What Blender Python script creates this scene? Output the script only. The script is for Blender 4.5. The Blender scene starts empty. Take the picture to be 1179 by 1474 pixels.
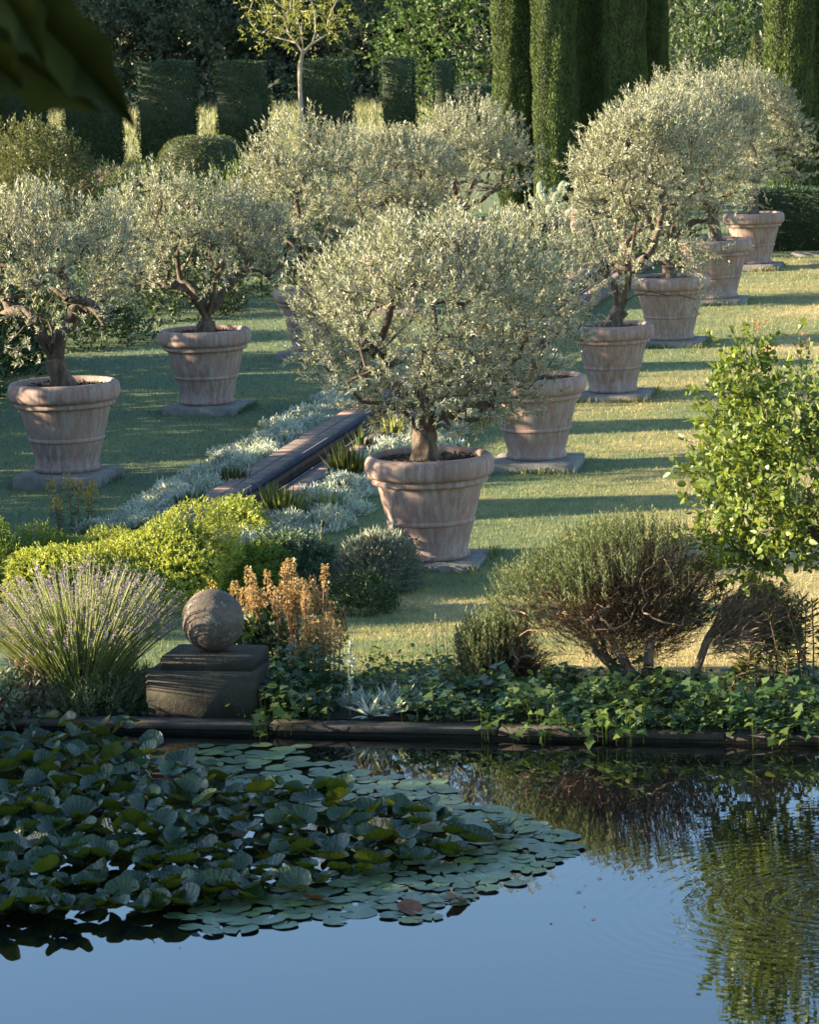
import bpy, math, random
import numpy as np
from mathutils import Vector, Matrix
R_ = math.radians
scene = bpy.context.scene
COL = scene.collection

# ------------------------------------------------------------------ camera
F_PX, PITCH, ROLL, YAW, CAM_H = 4322.2, .15401, .03262, .22809, 3.8535
PW, PH = 1179.0, 1474.0
FW = np.array([-math.sin(YAW)*math.cos(PITCH), math.cos(YAW)*math.cos(PITCH), -math.sin(PITCH)])
_r = np.array([math.cos(YAW), math.sin(YAW), 0.0]); _u = np.cross(_r, FW)
RT = _r*math.cos(ROLL)-_u*math.sin(ROLL); UP = _r*math.sin(ROLL)+_u*math.cos(ROLL)
cam = bpy.data.cameras.new('camera'); camo = bpy.data.objects.new('camera', cam); COL.objects.link(camo)
camo.matrix_world = Matrix(((RT[0], UP[0], -FW[0], 0), (RT[1], UP[1], -FW[1], 0), (RT[2], UP[2], -FW[2], CAM_H), (0, 0, 0, 1)))
cam.sensor_fit = 'VERTICAL'; cam.sensor_height = 36; cam.lens = F_PX/PH*36
cam.clip_start = .1; cam.clip_end = 2000
cam.dof.use_dof = True; cam.dof.focus_distance = 24; cam.dof.aperture_fstop = 10
scene.camera = camo

# ------------------------------------------------------------------ world + sun
SUN_AZ, SUN_EL = R_(11), R_(13.5)          # light travels along +X turned by SUN_AZ
world = bpy.data.worlds.new('World'); scene.world = world; world.use_nodes = True
nt = world.node_tree; bg = nt.nodes['Background']
sky = nt.nodes.new('ShaderNodeTexSky'); sky.sky_type = 'NISHITA'; sky.sun_disc = False
sky.sun_elevation = SUN_EL; sky.sun_rotation = math.atan2(-math.cos(SUN_AZ), -math.sin(SUN_AZ))
sky.air_density = 1.0; sky.dust_density = .4; sky.ozone_density = 2.6
nt.links.new(sky.outputs[0], bg.inputs[0]); bg.inputs[1].default_value = .092
sl = bpy.data.lights.new('sun', 'SUN'); sl.energy = 5.0; sl.angle = R_(.5); sl.color = (1, .82, .57)
so = bpy.data.objects.new('sun', sl); COL.objects.link(so)
T_SUN = Vector((math.cos(SUN_EL)*math.cos(SUN_AZ), math.cos(SUN_EL)*math.sin(SUN_AZ), -math.sin(SUN_EL)))
so.rotation_euler = T_SUN.to_track_quat('-Z', 'Y').to_euler(); so.location = (-20, -5, 15)
scene.view_settings.view_transform = 'Standard'; scene.view_settings.look = 'None'
scene.view_settings.gamma = 1; scene.view_settings.exposure = 2.3
scene.render.engine = 'CYCLES'
scene.cycles.max_bounces = 6; scene.cycles.diffuse_bounces = 3; scene.cycles.glossy_bounces = 3
scene.cycles.transmission_bounces = 3; scene.cycles.caustics_reflective = False; scene.cycles.caustics_refractive = False

# ------------------------------------------------------------------ ground shape and pixel lookup
WATER_Z = -.03; KERB_Z = .03; BED_Z = .01
def zg(Y):
    Y = np.asarray(Y, float)
    t = np.clip((Y-17.6)/3.2, 0, 1); t = t*t*(3-2*t)
    return BED_Z*(1-t)+((Y-22.15)*.0218-.065)*t
def at(x, y, z=None):
    """ground point seen at photo pixel x, y (or the point at height z)"""
    d = FW+RT*(x-PW/2)/F_PX-UP*(y-PH/2)/F_PX
    if z is not None:
        t = (z-CAM_H)/d[2]; return np.array([0, 0, CAM_H])+d*t
    lo, hi = 10., 115.
    for _ in range(50):
        m = (lo+hi)/2; P = np.array([0, 0, CAM_H])+d*m
        if P[2] > zg(P[1]): lo = m
        else: hi = m
    return P
KY = float(at(590, 1046, KERB_Z)[1]); KS = KY/17.22   # the pond edge lies along X at KY
def at_depth(x, y, dep):
    d = FW+RT*(x-PW/2)/F_PX-UP*(y-PH/2)/F_PX
    return np.array([0, 0, CAM_H])+d*dep

# ------------------------------------------------------------------ object helpers
def tag(o, label=None, cat=None, group=None, kind=None):
    for k, v in (('label', label), ('category', cat), ('group', group), ('kind', kind)):
        if v: o[k] = v
    return o
def empty(name, loc, rz=0, label=None, cat=None, group=None, scale=1):
    o = bpy.data.objects.new(name, None); COL.objects.link(o); o.empty_display_size = .2
    o.location = Vector([float(v) for v in loc]); o.rotation_euler = (0, 0, rz)
    o.scale = (scale,)*3 if np.isscalar(scale) else scale
    return tag(o, label, cat, group)
def mesh(name, V, faces, mat, smooth=False):
    """V (n,3); faces: list of int arrays (m,k)"""
    V = np.ascontiguousarray(np.asarray(V, np.float32).reshape(-1, 3))
    me = bpy.data.meshes.new(name)
    faces = [np.asarray(f, np.int32) for f in faces if len(f)]
    loops = np.concatenate([f.ravel() for f in faces])
    tot = np.concatenate([np.full(len(f), f.shape[1], np.int32) for f in faces])
    st = np.concatenate([[0], np.cumsum(tot)[:-1]]).astype(np.int32)
    me.vertices.add(len(V)); me.vertices.foreach_set('co', V.ravel())
    me.loops.add(len(loops)); me.loops.foreach_set('vertex_index', loops)
    me.polygons.add(len(tot)); me.polygons.foreach_set('loop_start', st); me.polygons.foreach_set('loop_total', tot)
    if smooth: me.polygons.foreach_set('use_smooth', np.ones(len(tot), bool))
    me.update(calc_edges=True)
    if mat: me.materials.append(mat)
    return me
def obj(name, me, parent=None, loc=(0, 0, 0), rz=0):
    o = bpy.data.objects.new(name, me); COL.objects.link(o)
    o.location = Vector([float(v) for v in loc]); o.rotation_euler = (0, 0, rz)
    if parent: o.parent = parent
    return o
def copy_thing(src, loc, rz, label, scale=1, group=None, cat=None):
    r = src.copy(); COL.objects.link(r); r.location = Vector([float(v) for v in loc]); r.rotation_euler = (0, 0, rz)
    r.scale = (scale,)*3 if np.isscalar(scale) else scale
    tag(r, label, cat, group)
    for ch in list(src.children):
        c = ch.copy(); COL.objects.link(c); c.parent = r
        for g in list(ch.children):
            d = g.copy(); COL.objects.link(d); d.parent = c
    return r
class Acc:
    """collects pieces of geometry for one mesh"""
    def __init__(s): s.V = []; s.F = {}; s.n = 0
    def add(s, V, faces):
        V = np.asarray(V, float).reshape(-1, 3)
        for f in faces:
            f = np.asarray(f, int)
            if len(f): s.F.setdefault(f.shape[1], []).append(f+s.n)
        s.V.append(V); s.n += len(V)
    def mesh(s, name, mat, smooth=False):
        return mesh(name, np.concatenate(s.V), [np.concatenate(v) for v in s.F.values()], mat, smooth)
def nrm(a): return a/np.maximum(np.linalg.norm(a, axis=-1, keepdims=True), 1e-9)
def rdir(rng, n): return nrm(rng.normal(size=(n, 3)))

RHOMB = (np.array([(0, 0, 0), (.45, .5, .06), (1, 0, 0), (.45, -.5, .06)]), [(0, 1, 2, 3)])
BLADE = (np.array([(0, .5, 0), (0, -.5, 0), (.55, -.35, .06), (1, 0, -.02), (.55, .35, .06)]), [(0, 1, 2, 3, 4)])
OVAL = (np.array([(0, 0, 0), (.25, .42, .05), (.65, .42, .05), (1, 0, -.05), (.65, -.42, .05), (.25, -.42, .05)]), [(0, 1, 2, 3), (0, 3, 4, 5)])
IVY = (np.array([(.08, 0, 0), (0, .2, .03), (.22, .55, .02), (.5, .3, .05), (1, 0, -.06), (.5, -.3, .05), (.22, -.55, .02), (0, -.2, .03)]),
       [(0, 1, 2, 3), (0, 3, 4, 5), (0, 5, 6, 7)])
BROAD = (np.array([(0, 0, 0), (.18, .34, .06), (.5, .46, .08), (.8, .28, .03), (1, 0, -.06), (.8, -.28, .03), (.5, -.46, .08), (.18, -.34, .06), (.5, 0, -.01)]),
         [(0, 1, 2, 8), (8, 2, 3, 4), (0, 8, 6, 7), (8, 4, 5, 6)])
def leaves(acc, rng, P, D, L, W, tpl=RHOMB, up=None, roll=.8):
    """leaf blades: base P, direction D, normals near `up` or free"""
    n = len(P)
    if n == 0: return
    T, F = tpl
    D = nrm(np.asarray(D, float))
    N = rdir(rng, n) if up is None else nrm(np.asarray(up, float)+rdir(rng, n)*roll)
    S = nrm(np.cross(N, D)); N = np.cross(D, S)
    L = np.broadcast_to(np.asarray(L, float), (n,)); W = np.broadcast_to(np.asarray(W, float), (n,))
    V = (P[:, None]+T[None, :, 0, None]*(L[:, None]*D)[:, None]+T[None, :, 1, None]*(W[:, None]*S)[:, None]
         + T[None, :, 2, None]*(L[:, None]*N)[:, None])
    base = (np.arange(n)*len(T))[:, None]
    acc.add(V, [base+np.array(f)[None] for f in F])
def twigs(acc, rng, B, D, LN, m, L, W, tpl=RHOMB, spread=.7, stem=None, stemw=.004, start=.1, lvar=.3):
    """shoots with m leaves each set round them"""
    n = len(B); D = nrm(D); a = nrm(np.cross(D, rdir(rng, n))); b = np.cross(D, a)
    LN = np.broadcast_to(np.asarray(LN, float), (n,))
    for j in range(m):
        t = start+(1-start)*(j+.5*rng.random(n))/m; ang = j*2.4+rng.random(n)*.9
        P = B+D*(LN*t)[:, None]
        o = a*np.cos(ang)[:, None]+b*np.sin(ang)[:, None]
        sp = spread*(1.15-.5*t)
        leaves(acc, rng, P, D*.75+o*sp[:, None]+rng.normal(size=(n, 3))*.12, L*(1+lvar*rng.normal(size=n)).clip(.5, 1.6), W*(1+.2*rng.normal(size=n)).clip(.5, 1.6), tpl, up=o*-.4+D*.5)
    if stem is not None:
        strips(stem, rng, B, D, LN, stemw)
def strips(acc, rng, B, D, LN, w):
    n = len(B); s = nrm(np.cross(D, rdir(rng, n)))*w/2; s2 = nrm(np.cross(D, s))*w/2
    E = B+D*(np.broadcast_to(LN, (n,)))[:, None]
    for q in (s, s2):
        V = np.stack([B-q, B+q, E+q*.5, E-q*.5], 1)
        acc.add(V, [np.arange(n*4).reshape(n, 4)])
def tube(acc, pts, rad, sides=6, cap=True):
    pts = np.asarray(pts, float); rad = np.asarray(rad, float); n = len(pts)
    t = nrm(np.gradient(pts, axis=0)); ref = np.array([.13, .97, .2]) if abs(t[0][1]) < .8 else np.array([.97, .1, .2])
    a = nrm(np.cross(t, ref)); b = np.cross(t, a)
    an = np.arange(sides)/sides*2*math.pi
    V = pts[:, None]+rad[:, None, None]*(a[:, None]*np.cos(an)[None, :, None]+b[:, None]*np.sin(an)[None, :, None])
    i = np.arange(n-1)[:, None]*sides; j = np.arange(sides)[None]; j2 = (j+1) % sides
    F = np.stack([i+j, i+j2, i+sides+j2, i+sides+j], -1).reshape(-1, 4)
    fs = [F]
    if cap: fs.append(((n-1)*sides+np.arange(sides))[None])
    acc.add(V.reshape(-1, 3), fs)
def lathe(acc, prof, seg=56, wob=0, rng=None):
    prof = np.asarray(prof, float); n = len(prof); an = np.arange(seg)/seg*2*math.pi
    w = np.ones(seg)
    if wob: w = 1+wob*np.sin(an*2+1)+wob*.6*np.sin(3*an+2)
    V = np.stack([prof[:, None, 0]*np.cos(an)*w, prof[:, None, 0]*np.sin(an)*w, np.repeat(prof[:, 1, None], seg, 1)], -1)
    i = np.arange(n-1)[:, None]*seg; j = np.arange(seg)[None]; j2 = (j+1) % seg
    acc.add(V.reshape(-1, 3), [np.stack([i+j, i+j2, i+seg+j2, i+seg+j], -1).reshape(-1, 4)])
def grow(rng, acc, trunk, attr, r0, rtip, seg=.1, sides=6, flare=1.35, jit=.012, lift=.1, near=.35, limbs=None):
    """branches from the trunk to every attractor; each joins the nearest existing branch"""
    trunk = [np.array(p, float) for p in trunk]
    nodes = list(trunk); par = [-1]+list(range(len(trunk)-1)); top = trunk[-1]; nt_ = len(trunk)
    chains = []
    attr = np.asarray(attr); attr = attr[np.argsort(np.linalg.norm(attr-top, axis=1))]
    nl = 0
    if limbs is not None: attr = np.concatenate([np.asarray(limbs, float), attr]); nl = len(limbs)
    for ia, a in enumerate(attr):
        P = np.array(nodes); d = np.linalg.norm(P-a, axis=1)
        c = d+near*np.linalg.norm(P-top, axis=1)+.8*np.maximum(0, P[:, 2]-a[2]); c[:max(nt_-2, 0)] += 9
        i = int(np.argmin(c)) if ia >= nl else nt_-1-(ia % 2); L = d[i]; k = max(2, int(L/seg)); p0 = P[i]
        tg = nrm((p0-nodes[par[i]]) if par[i] >= 0 else np.array([0, 0, 1.]))
        ctl = p0+tg*L*.24+np.array([0, 0, lift*L]); ch = [i]; prev = i
        for s in range(1, k+1):
            t = s/k; q = (1-t)**2*p0+2*t*(1-t)*ctl+t*t*a+(rng.normal(size=3)*jit if s < k else 0)
            nodes.append(q); par.append(prev); prev = len(nodes)-1; ch.append(prev)
        chains.append(ch)
    cnt = np.ones(len(nodes))
    for i in range(len(nodes)-1, 0, -1): cnt[par[i]] += cnt[i]
    leaf_n = max(cnt)
    rad = np.maximum(rtip, r0*(cnt/leaf_n)**.58)
    N = np.array(nodes)
    tr = rad[:nt_].copy(); tr[:] = np.linspace(r0*1.0, max(tr[-1], r0*.85), nt_); tr[0] *= flare
    q = np.linspace(0, nt_-1, 14); fi = np.minimum(q.astype(int), nt_-2); fr = (q-fi)[:, None]
    tp = N[fi]*(1-fr)+N[fi+1]*fr; trr = np.interp(q, np.arange(nt_), tr)
    k0 = len(acc.V); tube(acc, tp, trr, 18); V = acc.V[k0]; cc = np.repeat(tp, 18, 0); th = np.tile(np.arange(18)/18*6.283, 14); hz = np.repeat(np.linspace(0, 1, 14), 18)
    V[:] = cc+(V-cc)*(1+.13*np.sin(3*th+hz*4+rng.random()*6)+.09*np.sin(5*th-hz*7)+.06*np.sin(8*th+hz*11)+.03*rng.normal(size=len(V)))[:, None]
    for ch in chains:
        r = rad[ch]; r[0] = r[1]*1.05
        tube(acc, N[ch], r, sides if r[1] > .012 else 4)
    return N
def lobes(rng, k=9, amp=.22, sharp=3):
    c = rdir(rng, k); a = rng.random(k)*amp+amp*.2
    return lambda u: 1-amp*.5+sum(a[i]*np.maximum(0, u@c[i])**sharp for i in range(k))
def crown_pts(rng, n, c, r, f, lo=.45, power=.55, zmin=-1):
    u = rdir(rng, n*3); u = u[u[:, 2] > zmin][:n]
    k = lo+(1-lo)*rng.random(len(u))**power
    return np.asarray(c)+u*np.asarray(r)*(k*f(u))[:, None], u

# ------------------------------------------------------------------ materials
def newmat(name):
    m = bpy.data.materials.new(name); m.use_nodes = True
    return m, m.node_tree, m.node_tree.nodes['Principled BSDF']
def N_(t, typ, **kw):
    n = t.nodes.new(typ)
    for k, v in kw.items():
        if k in n.inputs: n.inputs[k].default_value = v
        else: setattr(n, k, v)
    return n
def ramp(t, fac, stops):
    r = t.nodes.new('ShaderNodeValToRGB'); e = r.color_ramp.elements
    while len(e) < len(stops): e.new(.5)
    for i, (p, c) in enumerate(stops): e[i].position = p; e[i].color = (*c, 1)
    t.links.new(fac, r.inputs[0]); return r.outputs[0]
def mix(t, fac, a, b, mode='MIX'):
    m = t.nodes.new('ShaderNodeMix'); m.data_type = 'RGBA'; m.blend_type = mode
    for s, v in ((0, fac), (6, a), (7, b)):
        if hasattr(v, 'links'): t.links.new(v, m.inputs[s])
        elif isinstance(v, (int, float)): m.inputs[s].default_value = v
        else: m.inputs[s].default_value = (*v, 1)
    return m.outputs[2]
def noise(t, scale, detail=4, rough=.6, vec=None, stretch=None, coord='Object'):
    n = N_(t, 'ShaderNodeTexNoise', Scale=scale, Detail=detail, Roughness=rough)
    tc = N_(t, 'ShaderNodeTexCoord'); src = vec or tc.outputs[coord]
    if stretch:
        mp = N_(t, 'ShaderNodeMapping'); mp.inputs['Scale'].default_value = stretch
        t.links.new(src, mp.inputs[0]); src = mp.outputs[0]
    t.links.new(src, n.inputs['Vector']); return n.outputs[0]
def bump(t, p, h, strength=.4, dist=.01):
    b = N_(t, 'ShaderNodeBump', Strength=strength, Distance=dist); t.links.new(h, b.inputs['Height']); t.links.new(b.outputs[0], p.inputs['Normal'])
def leafmat(name, cols, trans=.35, rough=.5, under=None, tcol=None, spec=.4, clump=2.5, clumpamt=.35):
    """leaf: colour varies from leaf to leaf and from branch to branch, some light comes through"""
    m, t, p = newmat(name)
    g = N_(t, 'ShaderNodeNewGeometry')
    k = len(cols)
    c = ramp(t, g.outputs['Random Per Island'], [(i/(k-1) if k > 1 else 0, q) for i, q in enumerate(cols)])
    ns = noise(t, clump, 2)
    dk = ramp(t, ns, [(.3, (1-clumpamt,)*3), (.7, (1+clumpamt*.5,)*3)])
    c = mix(t, 1.0, c, dk, 'MULTIPLY')
    if under: c = mix(t, g.outputs['Backfacing'], c, under)
    t.links.new(c, p.inputs['Base Color']); p.inputs['Roughness'].default_value = rough
    p.inputs['Specular IOR Level'].default_value = spec
    if trans > 0:
        tr = N_(t, 'ShaderNodeBsdfTranslucent'); mx = N_(t, 'ShaderNodeMixShader'); mx.inputs[0].default_value = trans
        cc = mix(t, 1.0, c, tcol or (1.3, 1.25, .7), 'MULTIPLY'); t.links.new(cc, tr.inputs[0])
        t.links.new(p.outputs[0], mx.inputs[1]); t.links.new(tr.outputs[0], mx.inputs[2])
        t.links.new(mx.outputs[0], t.nodes['Material Output'].inputs[0])
    return m
M = {}
M['olive'] = leafmat('olive_leaf', [(.14, .16, .085), (.24, .25, .155), (.35, .36, .26), (.19, .21, .12)], .3, .42, under=(.39, .4, .32), tcol=(1.25, 1.22, .72))
M['cypress'] = leafmat('cypress_leaf', [(.05, .085, .022), (.085, .13, .035), (.12, .165, .045)], .15, .7)
M['box'] = leafmat('clipped_hedge_leaf', [(.018, .046, .014), (.034, .078, .022), (.058, .1, .03)], .12, .55)
M['boxgold'] = leafmat('clipped_dome_leaf', [(.05, .075, .015), (.085, .11, .025), (.12, .13, .035)], .15, .6)
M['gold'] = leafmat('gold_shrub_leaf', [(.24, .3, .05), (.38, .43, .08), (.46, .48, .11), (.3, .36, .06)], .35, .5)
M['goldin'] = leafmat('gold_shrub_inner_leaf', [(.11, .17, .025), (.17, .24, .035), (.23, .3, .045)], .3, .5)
M['sage'] = leafmat('sage_leaf', [(.07, .12, .06), (.11, .17, .09), (.16, .21, .13)], .2, .6)
M['santolina'] = leafmat('santolina_leaf', [(.2, .25, .2), (.3, .34, .27), (.38, .4, .33)], .2, .7)
M['silver'] = leafmat('silver_leaf', [(.36, .42, .35), (.48, .53, .45), (.6, .62, .54), (.42, .48, .39)], .2, .6, clump=4)
M['greenplant'] = leafmat('green_plant_leaf', [(.06, .11, .02), (.1, .16, .03), (.16, .22, .05)], .4, .45)
M['limegrass'] = leafmat('lime_grass_blade', [(.24, .3, .07), (.36, .4, .12), (.46, .46, .19)], .45, .5)
M['tuft'] = leafmat('dark_grass_blade', [(.06, .1, .025), (.1, .15, .035), (.16, .2, .06)], .4, .5)
M['lavstem'] = leafmat('lavender_stem', [(.26, .33, .1), (.36, .41, .15), (.44, .46, .2)], .4, .6)
M['lavleaf'] = leafmat('lavender_leaf', [(.13, .18, .08), (.2, .25, .12), (.24, .28, .15)], .25, .6)
M['lavflower'] = leafmat('lavender_flower', [(.21, .17, .21), (.28, .24, .27), (.36, .31, .33), (.26, .22, .22)], .3, .7, tcol=(1.2, 1.1, 1))
M['euphflower'] = leafmat('euphorbia_flower', [(.34, .25, .12), (.42, .33, .16), (.46, .4, .2), (.37, .24, .12)], .35, .6, tcol=(1.3, 1, .6), clump=6)
M['euphyellow'] = leafmat('euphorbia_yellow_flower', [(.4, .34, .07), (.5, .4, .1), (.45, .28, .08)], .35, .6)
M['euphleaf'] = leafmat('euphorbia_leaf', [(.06, .1, .035), (.1, .15, .06), (.15, .2, .08)], .3, .5)
M['rosetop'] = leafmat('rosemary_needle', [(.1, .13, .05), (.16, .2, .09), (.22, .25, .13)], .25, .6)
M['rosedry'] = leafmat('rosemary_dry_twig', [(.07, .045, .027), (.12, .08, .047), (.2, .14, .085), (.08, .075, .035)], .2, .8, tcol=(1.2, 1, .7))
M['drysunlit'] = leafmat('sunlit_tan_dry_twig', [(.2, .14, .085), (.32, .23, .145), (.42, .32, .21)], .2, .8, tcol=(1.2, 1, .7))  # tan lightened to stand in for sun that the rosemary dome blocks
M['ivy'] = leafmat('ivy_leaf', [(.018, .045, .014), (.035, .075, .024), (.055, .1, .03), (.11, .15, .045)], .25, .35, spec=.5)
M['shrub'] = leafmat('fresh_shrub_leaf', [(.1, .15, .03), (.15, .21, .042), (.21, .27, .06), (.11, .165, .035)], .36, .45, tcol=(1.35, 1.25, .55), spec=.4)
M['redtip'] = leafmat('red_shoot_leaf', [(.28, .1, .06), (.36, .18, .1)], .4, .5)
M['oak'] = leafmat('hazed_dark_tree_leaf', [(.045, .068, .04), (.07, .1, .058), (.1, .135, .075)], .2, .6, clump=.6)  # wood leaves lightened and blued in place of distance haze
M['oak2'] = leafmat('hazed_grey_green_tree_leaf', [(.06, .085, .045), (.09, .12, .065), (.12, .15, .085)], .25, .6, clump=.6)  # also lightened to stand in for haze over the wood
M['oak3'] = leafmat('mid_green_tree_leaf', [(.035, .075, .018), (.06, .11, .025), (.09, .15, .035)], .3, .6, clump=.8)
M['youngleaf'] = leafmat('yellow_green_tree_leaf', [(.16, .19, .04), (.23, .26, .06), (.3, .31, .09)], .45, .5)
M['oleander'] = leafmat('pink_flower', [(.5, .16, .22), (.6, .25, .3)], .3, .6)
M['privet'] = leafmat('olive_green_bush_leaf', [(.06, .075, .025), (.095, .11, .04), (.15, .16, .065)], .35, .5)
M['bordergreen'] = leafmat('border_bush_leaf', [(.03, .055, .02), (.05, .085, .03), (.08, .115, .045)], .25, .55)
M['russet'] = leafmat('russet_plant_leaf', [(.17, .11, .1), (.24, .18, .18), (.18, .16, .12)], .3, .6)
M['nearleaf'] = leafmat('overhanging_leaf', [(.012, .022, .006), (.02, .03, .008)], .06, .8, tcol=(1.1, 1.1, .75), spec=.03)
M['cactus'] = leafmat('cactus_skin', [(.16, .22, .13), (.22, .28, .17)], 0, .6)
M['deadleaf'] = leafmat('dead_leaf', [(.12, .05, .025), (.2, .09, .04)], .2, .6)

def lily_mat(name, cols, under, trans, rough, spec, veins=True):
    m = leafmat(name, cols, trans, rough, under=under, spec=spec, tcol=(1.5, 1.3, .35), clump=6, clumpamt=.3)
    t = m.node_tree; p = t.nodes['Principled BSDF']
    # colour from one leaf object to the next
    oi = N_(t, 'ShaderNodeObjectInfo'); src = p.inputs['Base Color'].links[0].from_socket
    c = mix(t, 1.0, src, ramp(t, oi.outputs['Random'], [(0, (.7, .75, .8)), (.5, (1, 1, 1)), (.85, (1.25, 1.3, .9)), (1, (1.8, 1.35, .6))]), 'MULTIPLY')
    t.links.new(c, p.inputs['Base Color'])
    if veins:
        tc = N_(t, 'ShaderNodeTexCoord'); sx = N_(t, 'ShaderNodeSeparateXYZ'); t.links.new(tc.outputs['Object'], sx.inputs[0])
        def mth(op, *v):
            n = N_(t, 'ShaderNodeMath'); n.operation = op
            for i, q in enumerate(v):
                if hasattr(q, 'links'): t.links.new(q, n.inputs[i])
                else: n.inputs[i].default_value = q
            return n.outputs[0]
        an = mth('ARCTAN2', sx.outputs[1], mth('SUBTRACT', sx.outputs[0], .12))
        v = mth('POWER', mth('ABSOLUTE', mth('COSINE', mth('MULTIPLY', an, 9))), 14.)
        src = p.inputs['Base Color'].links[0].from_socket
        ed = ramp(t, noise(t, 2.3, 5, .7), [(.62, (0, 0, 0)), (.7, (.7, .7, .7))])
        c = mix(t, mth('MULTIPLY', v, .4), mix(t, ed, src, (.16, .12, .03)), (.12, .17, .07)); t.links.new(c, p.inputs['Base Color'])
        bump(t, p, mth('ADD', v, noise(t, 4, 3)), .16, .05)
    return m
M['lily'] = lily_mat('water_lily_leaf', [(.016, .036, .018), (.028, .058, .026)], (.06, .08, .01), .25, .22, .5)
M['lilyfar'] = lily_mat('far_water_lily_leaf', [(.016, .036, .018), (.028, .058, .026)], (.06, .08, .01), .25, .22, .5, False)
M['pad'] = lily_mat('floating_lily_pad', [(.09, .14, .07), (.14, .19, .1)], (.07, .08, .02), .05, .3, .8)

def bark(name, c1, c2, c3, sc=14):
    m, t, p = newmat(name)
    n = noise(t, sc, 6, .7, stretch=(1, 1, .25))
    t.links.new(ramp(t, n, [(.3, c1), (.5, c2), (.72, c3)]), p.inputs['Base Color'])
    p.inputs['Roughness'].default_value = .85; bump(t, p, n, 1.0, .02); return m
M['bark'] = bark('olive_bark', (.035, .026, .017), (.085, .06, .04), (.2, .15, .1), 20)
M['rosebark'] = bark('rosemary_bark', (.1, .065, .04), (.2, .135, .085), (.34, .25, .17), 25)
M['darkbark'] = bark('dark_bark', (.03, .025, .02), (.06, .05, .04), (.1, .085, .065))
M['palebark'] = bark('pale_bark', (.2, .16, .11), (.3, .25, .18), (.42, .36, .27))

def terracotta():
    m, t, p = newmat('weathered_terracotta')
    tc = N_(t, 'ShaderNodeTexCoord'); oi = N_(t, 'ShaderNodeObjectInfo')
    va = N_(t, 'ShaderNodeVectorMath'); va.operation = 'ADD'
    t.links.new(tc.outputs['Object'], va.inputs[0]); t.links.new(oi.outputs['Location'], va.inputs[1]); v = va.outputs[0]
    st = noise(t, 9, 5, .65, v, (2.6, 2.6, .28)); bl = noise(t, 3.2, 5, .6, v); fine = noise(t, 60, 4, .7, v)
    base = ramp(t, bl, [(.3, (.19, .118, .098)), (.5, (.25, .155, .125)), (.7, (.31, .19, .148))])
    lime = ramp(t, st, [(.42, (0, 0, 0)), (.66, (1, 1, 1))])
    c = mix(t, lime, base, (.32, .27, .235))
    al = noise(t, 1.7, 6, .7, v, (1.5, 1.5, .8)); alf = ramp(t, al, [(.55, (0, 0, 0)), (.75, (.6, .6, .6))])
    c = mix(t, alf, c, (.15, .125, .095))
    drip = noise(t, 16, 3, .5, v, (2.4, 2.4, .12)); df = ramp(t, drip, [(.6, (0, 0, 0)), (.74, (.55, .55, .55))])
    c = mix(t, df, c, (.13, .1, .08))
    chip = ramp(t, noise(t, 5.5, 3, .5, v), [(.69, (0, 0, 0)), (.72, (.7, .7, .7))])
    c = mix(t, chip, c, (.36, .16, .1))
    c = mix(t, .3, c, ramp(t, fine, [(.3, (.55, .55, .55)), (.7, (1.3, 1.3, 1.3))]), 'MULTIPLY')
    t.links.new(c, p.inputs['Base Color']); p.inputs['Roughness'].default_value = .85
    bump(t, p, fine, .35, .006); return m
M['terra'] = terracotta()
def stone(name, c1, c2, c3, sc=6, lich=None, bs=.6):
    m, t, p = newmat(name)
    n = noise(t, sc, 8, .7); f = noise(t, sc*9, 5, .7)
    c = ramp(t, n, [(.32, c1), (.5, c2), (.7, c3)])
    if lich:
        lf = ramp(t, noise(t, sc*3.3, 4, .7), [(.58, (0, 0, 0)), (.66, (.85, .85, .85))]); c = mix(t, lf, c, lich)
    c = mix(t, .5, c, ramp(t, f, [(.3, (.5, .5, .5)), (.7, (1.4, 1.4, 1.4))]), 'MULTIPLY')
    t.links.new(c, p.inputs['Base Color']); p.inputs['Roughness'].default_value = .9; bump(t, p, f, bs, .012); return m
M['plinth'] = stone('plinth_stone', (.1, .095, .085), (.17, .16, .14), (.24, .225, .2), 7, (.12, .12, .08))
M['ballstone'] = stone('lichened_stone', (.05, .04, .03), (.095, .075, .055), (.18, .135, .095), 5, (.24, .21, .16))
M['pedestal'] = stone('mossy_stone', (.018, .017, .012), (.034, .03, .02), (.065, .054, .036), 5, (.035, .04, .016))
M['coping'] = stone('coping_stone', (.03, .026, .02), (.055, .047, .037), (.09, .075, .058), 5, (.05, .055, .025))
M['wetstone'] = stone('wet_algae_stone', (.008, .007, .005), (.016, .014, .01), (.03, .026, .018), 5, (.02, .022, .01))
M['soil'] = stone('soil', (.03, .02, .014), (.055, .038, .027), (.1, .07, .05), 22, (.14, .1, .07), 1)
M['bedsoil'] = stone('bed_soil', (.03, .024, .016), (.05, .04, .026), (.08, .065, .04), 9, (.06, .07, .03), 1)
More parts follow.
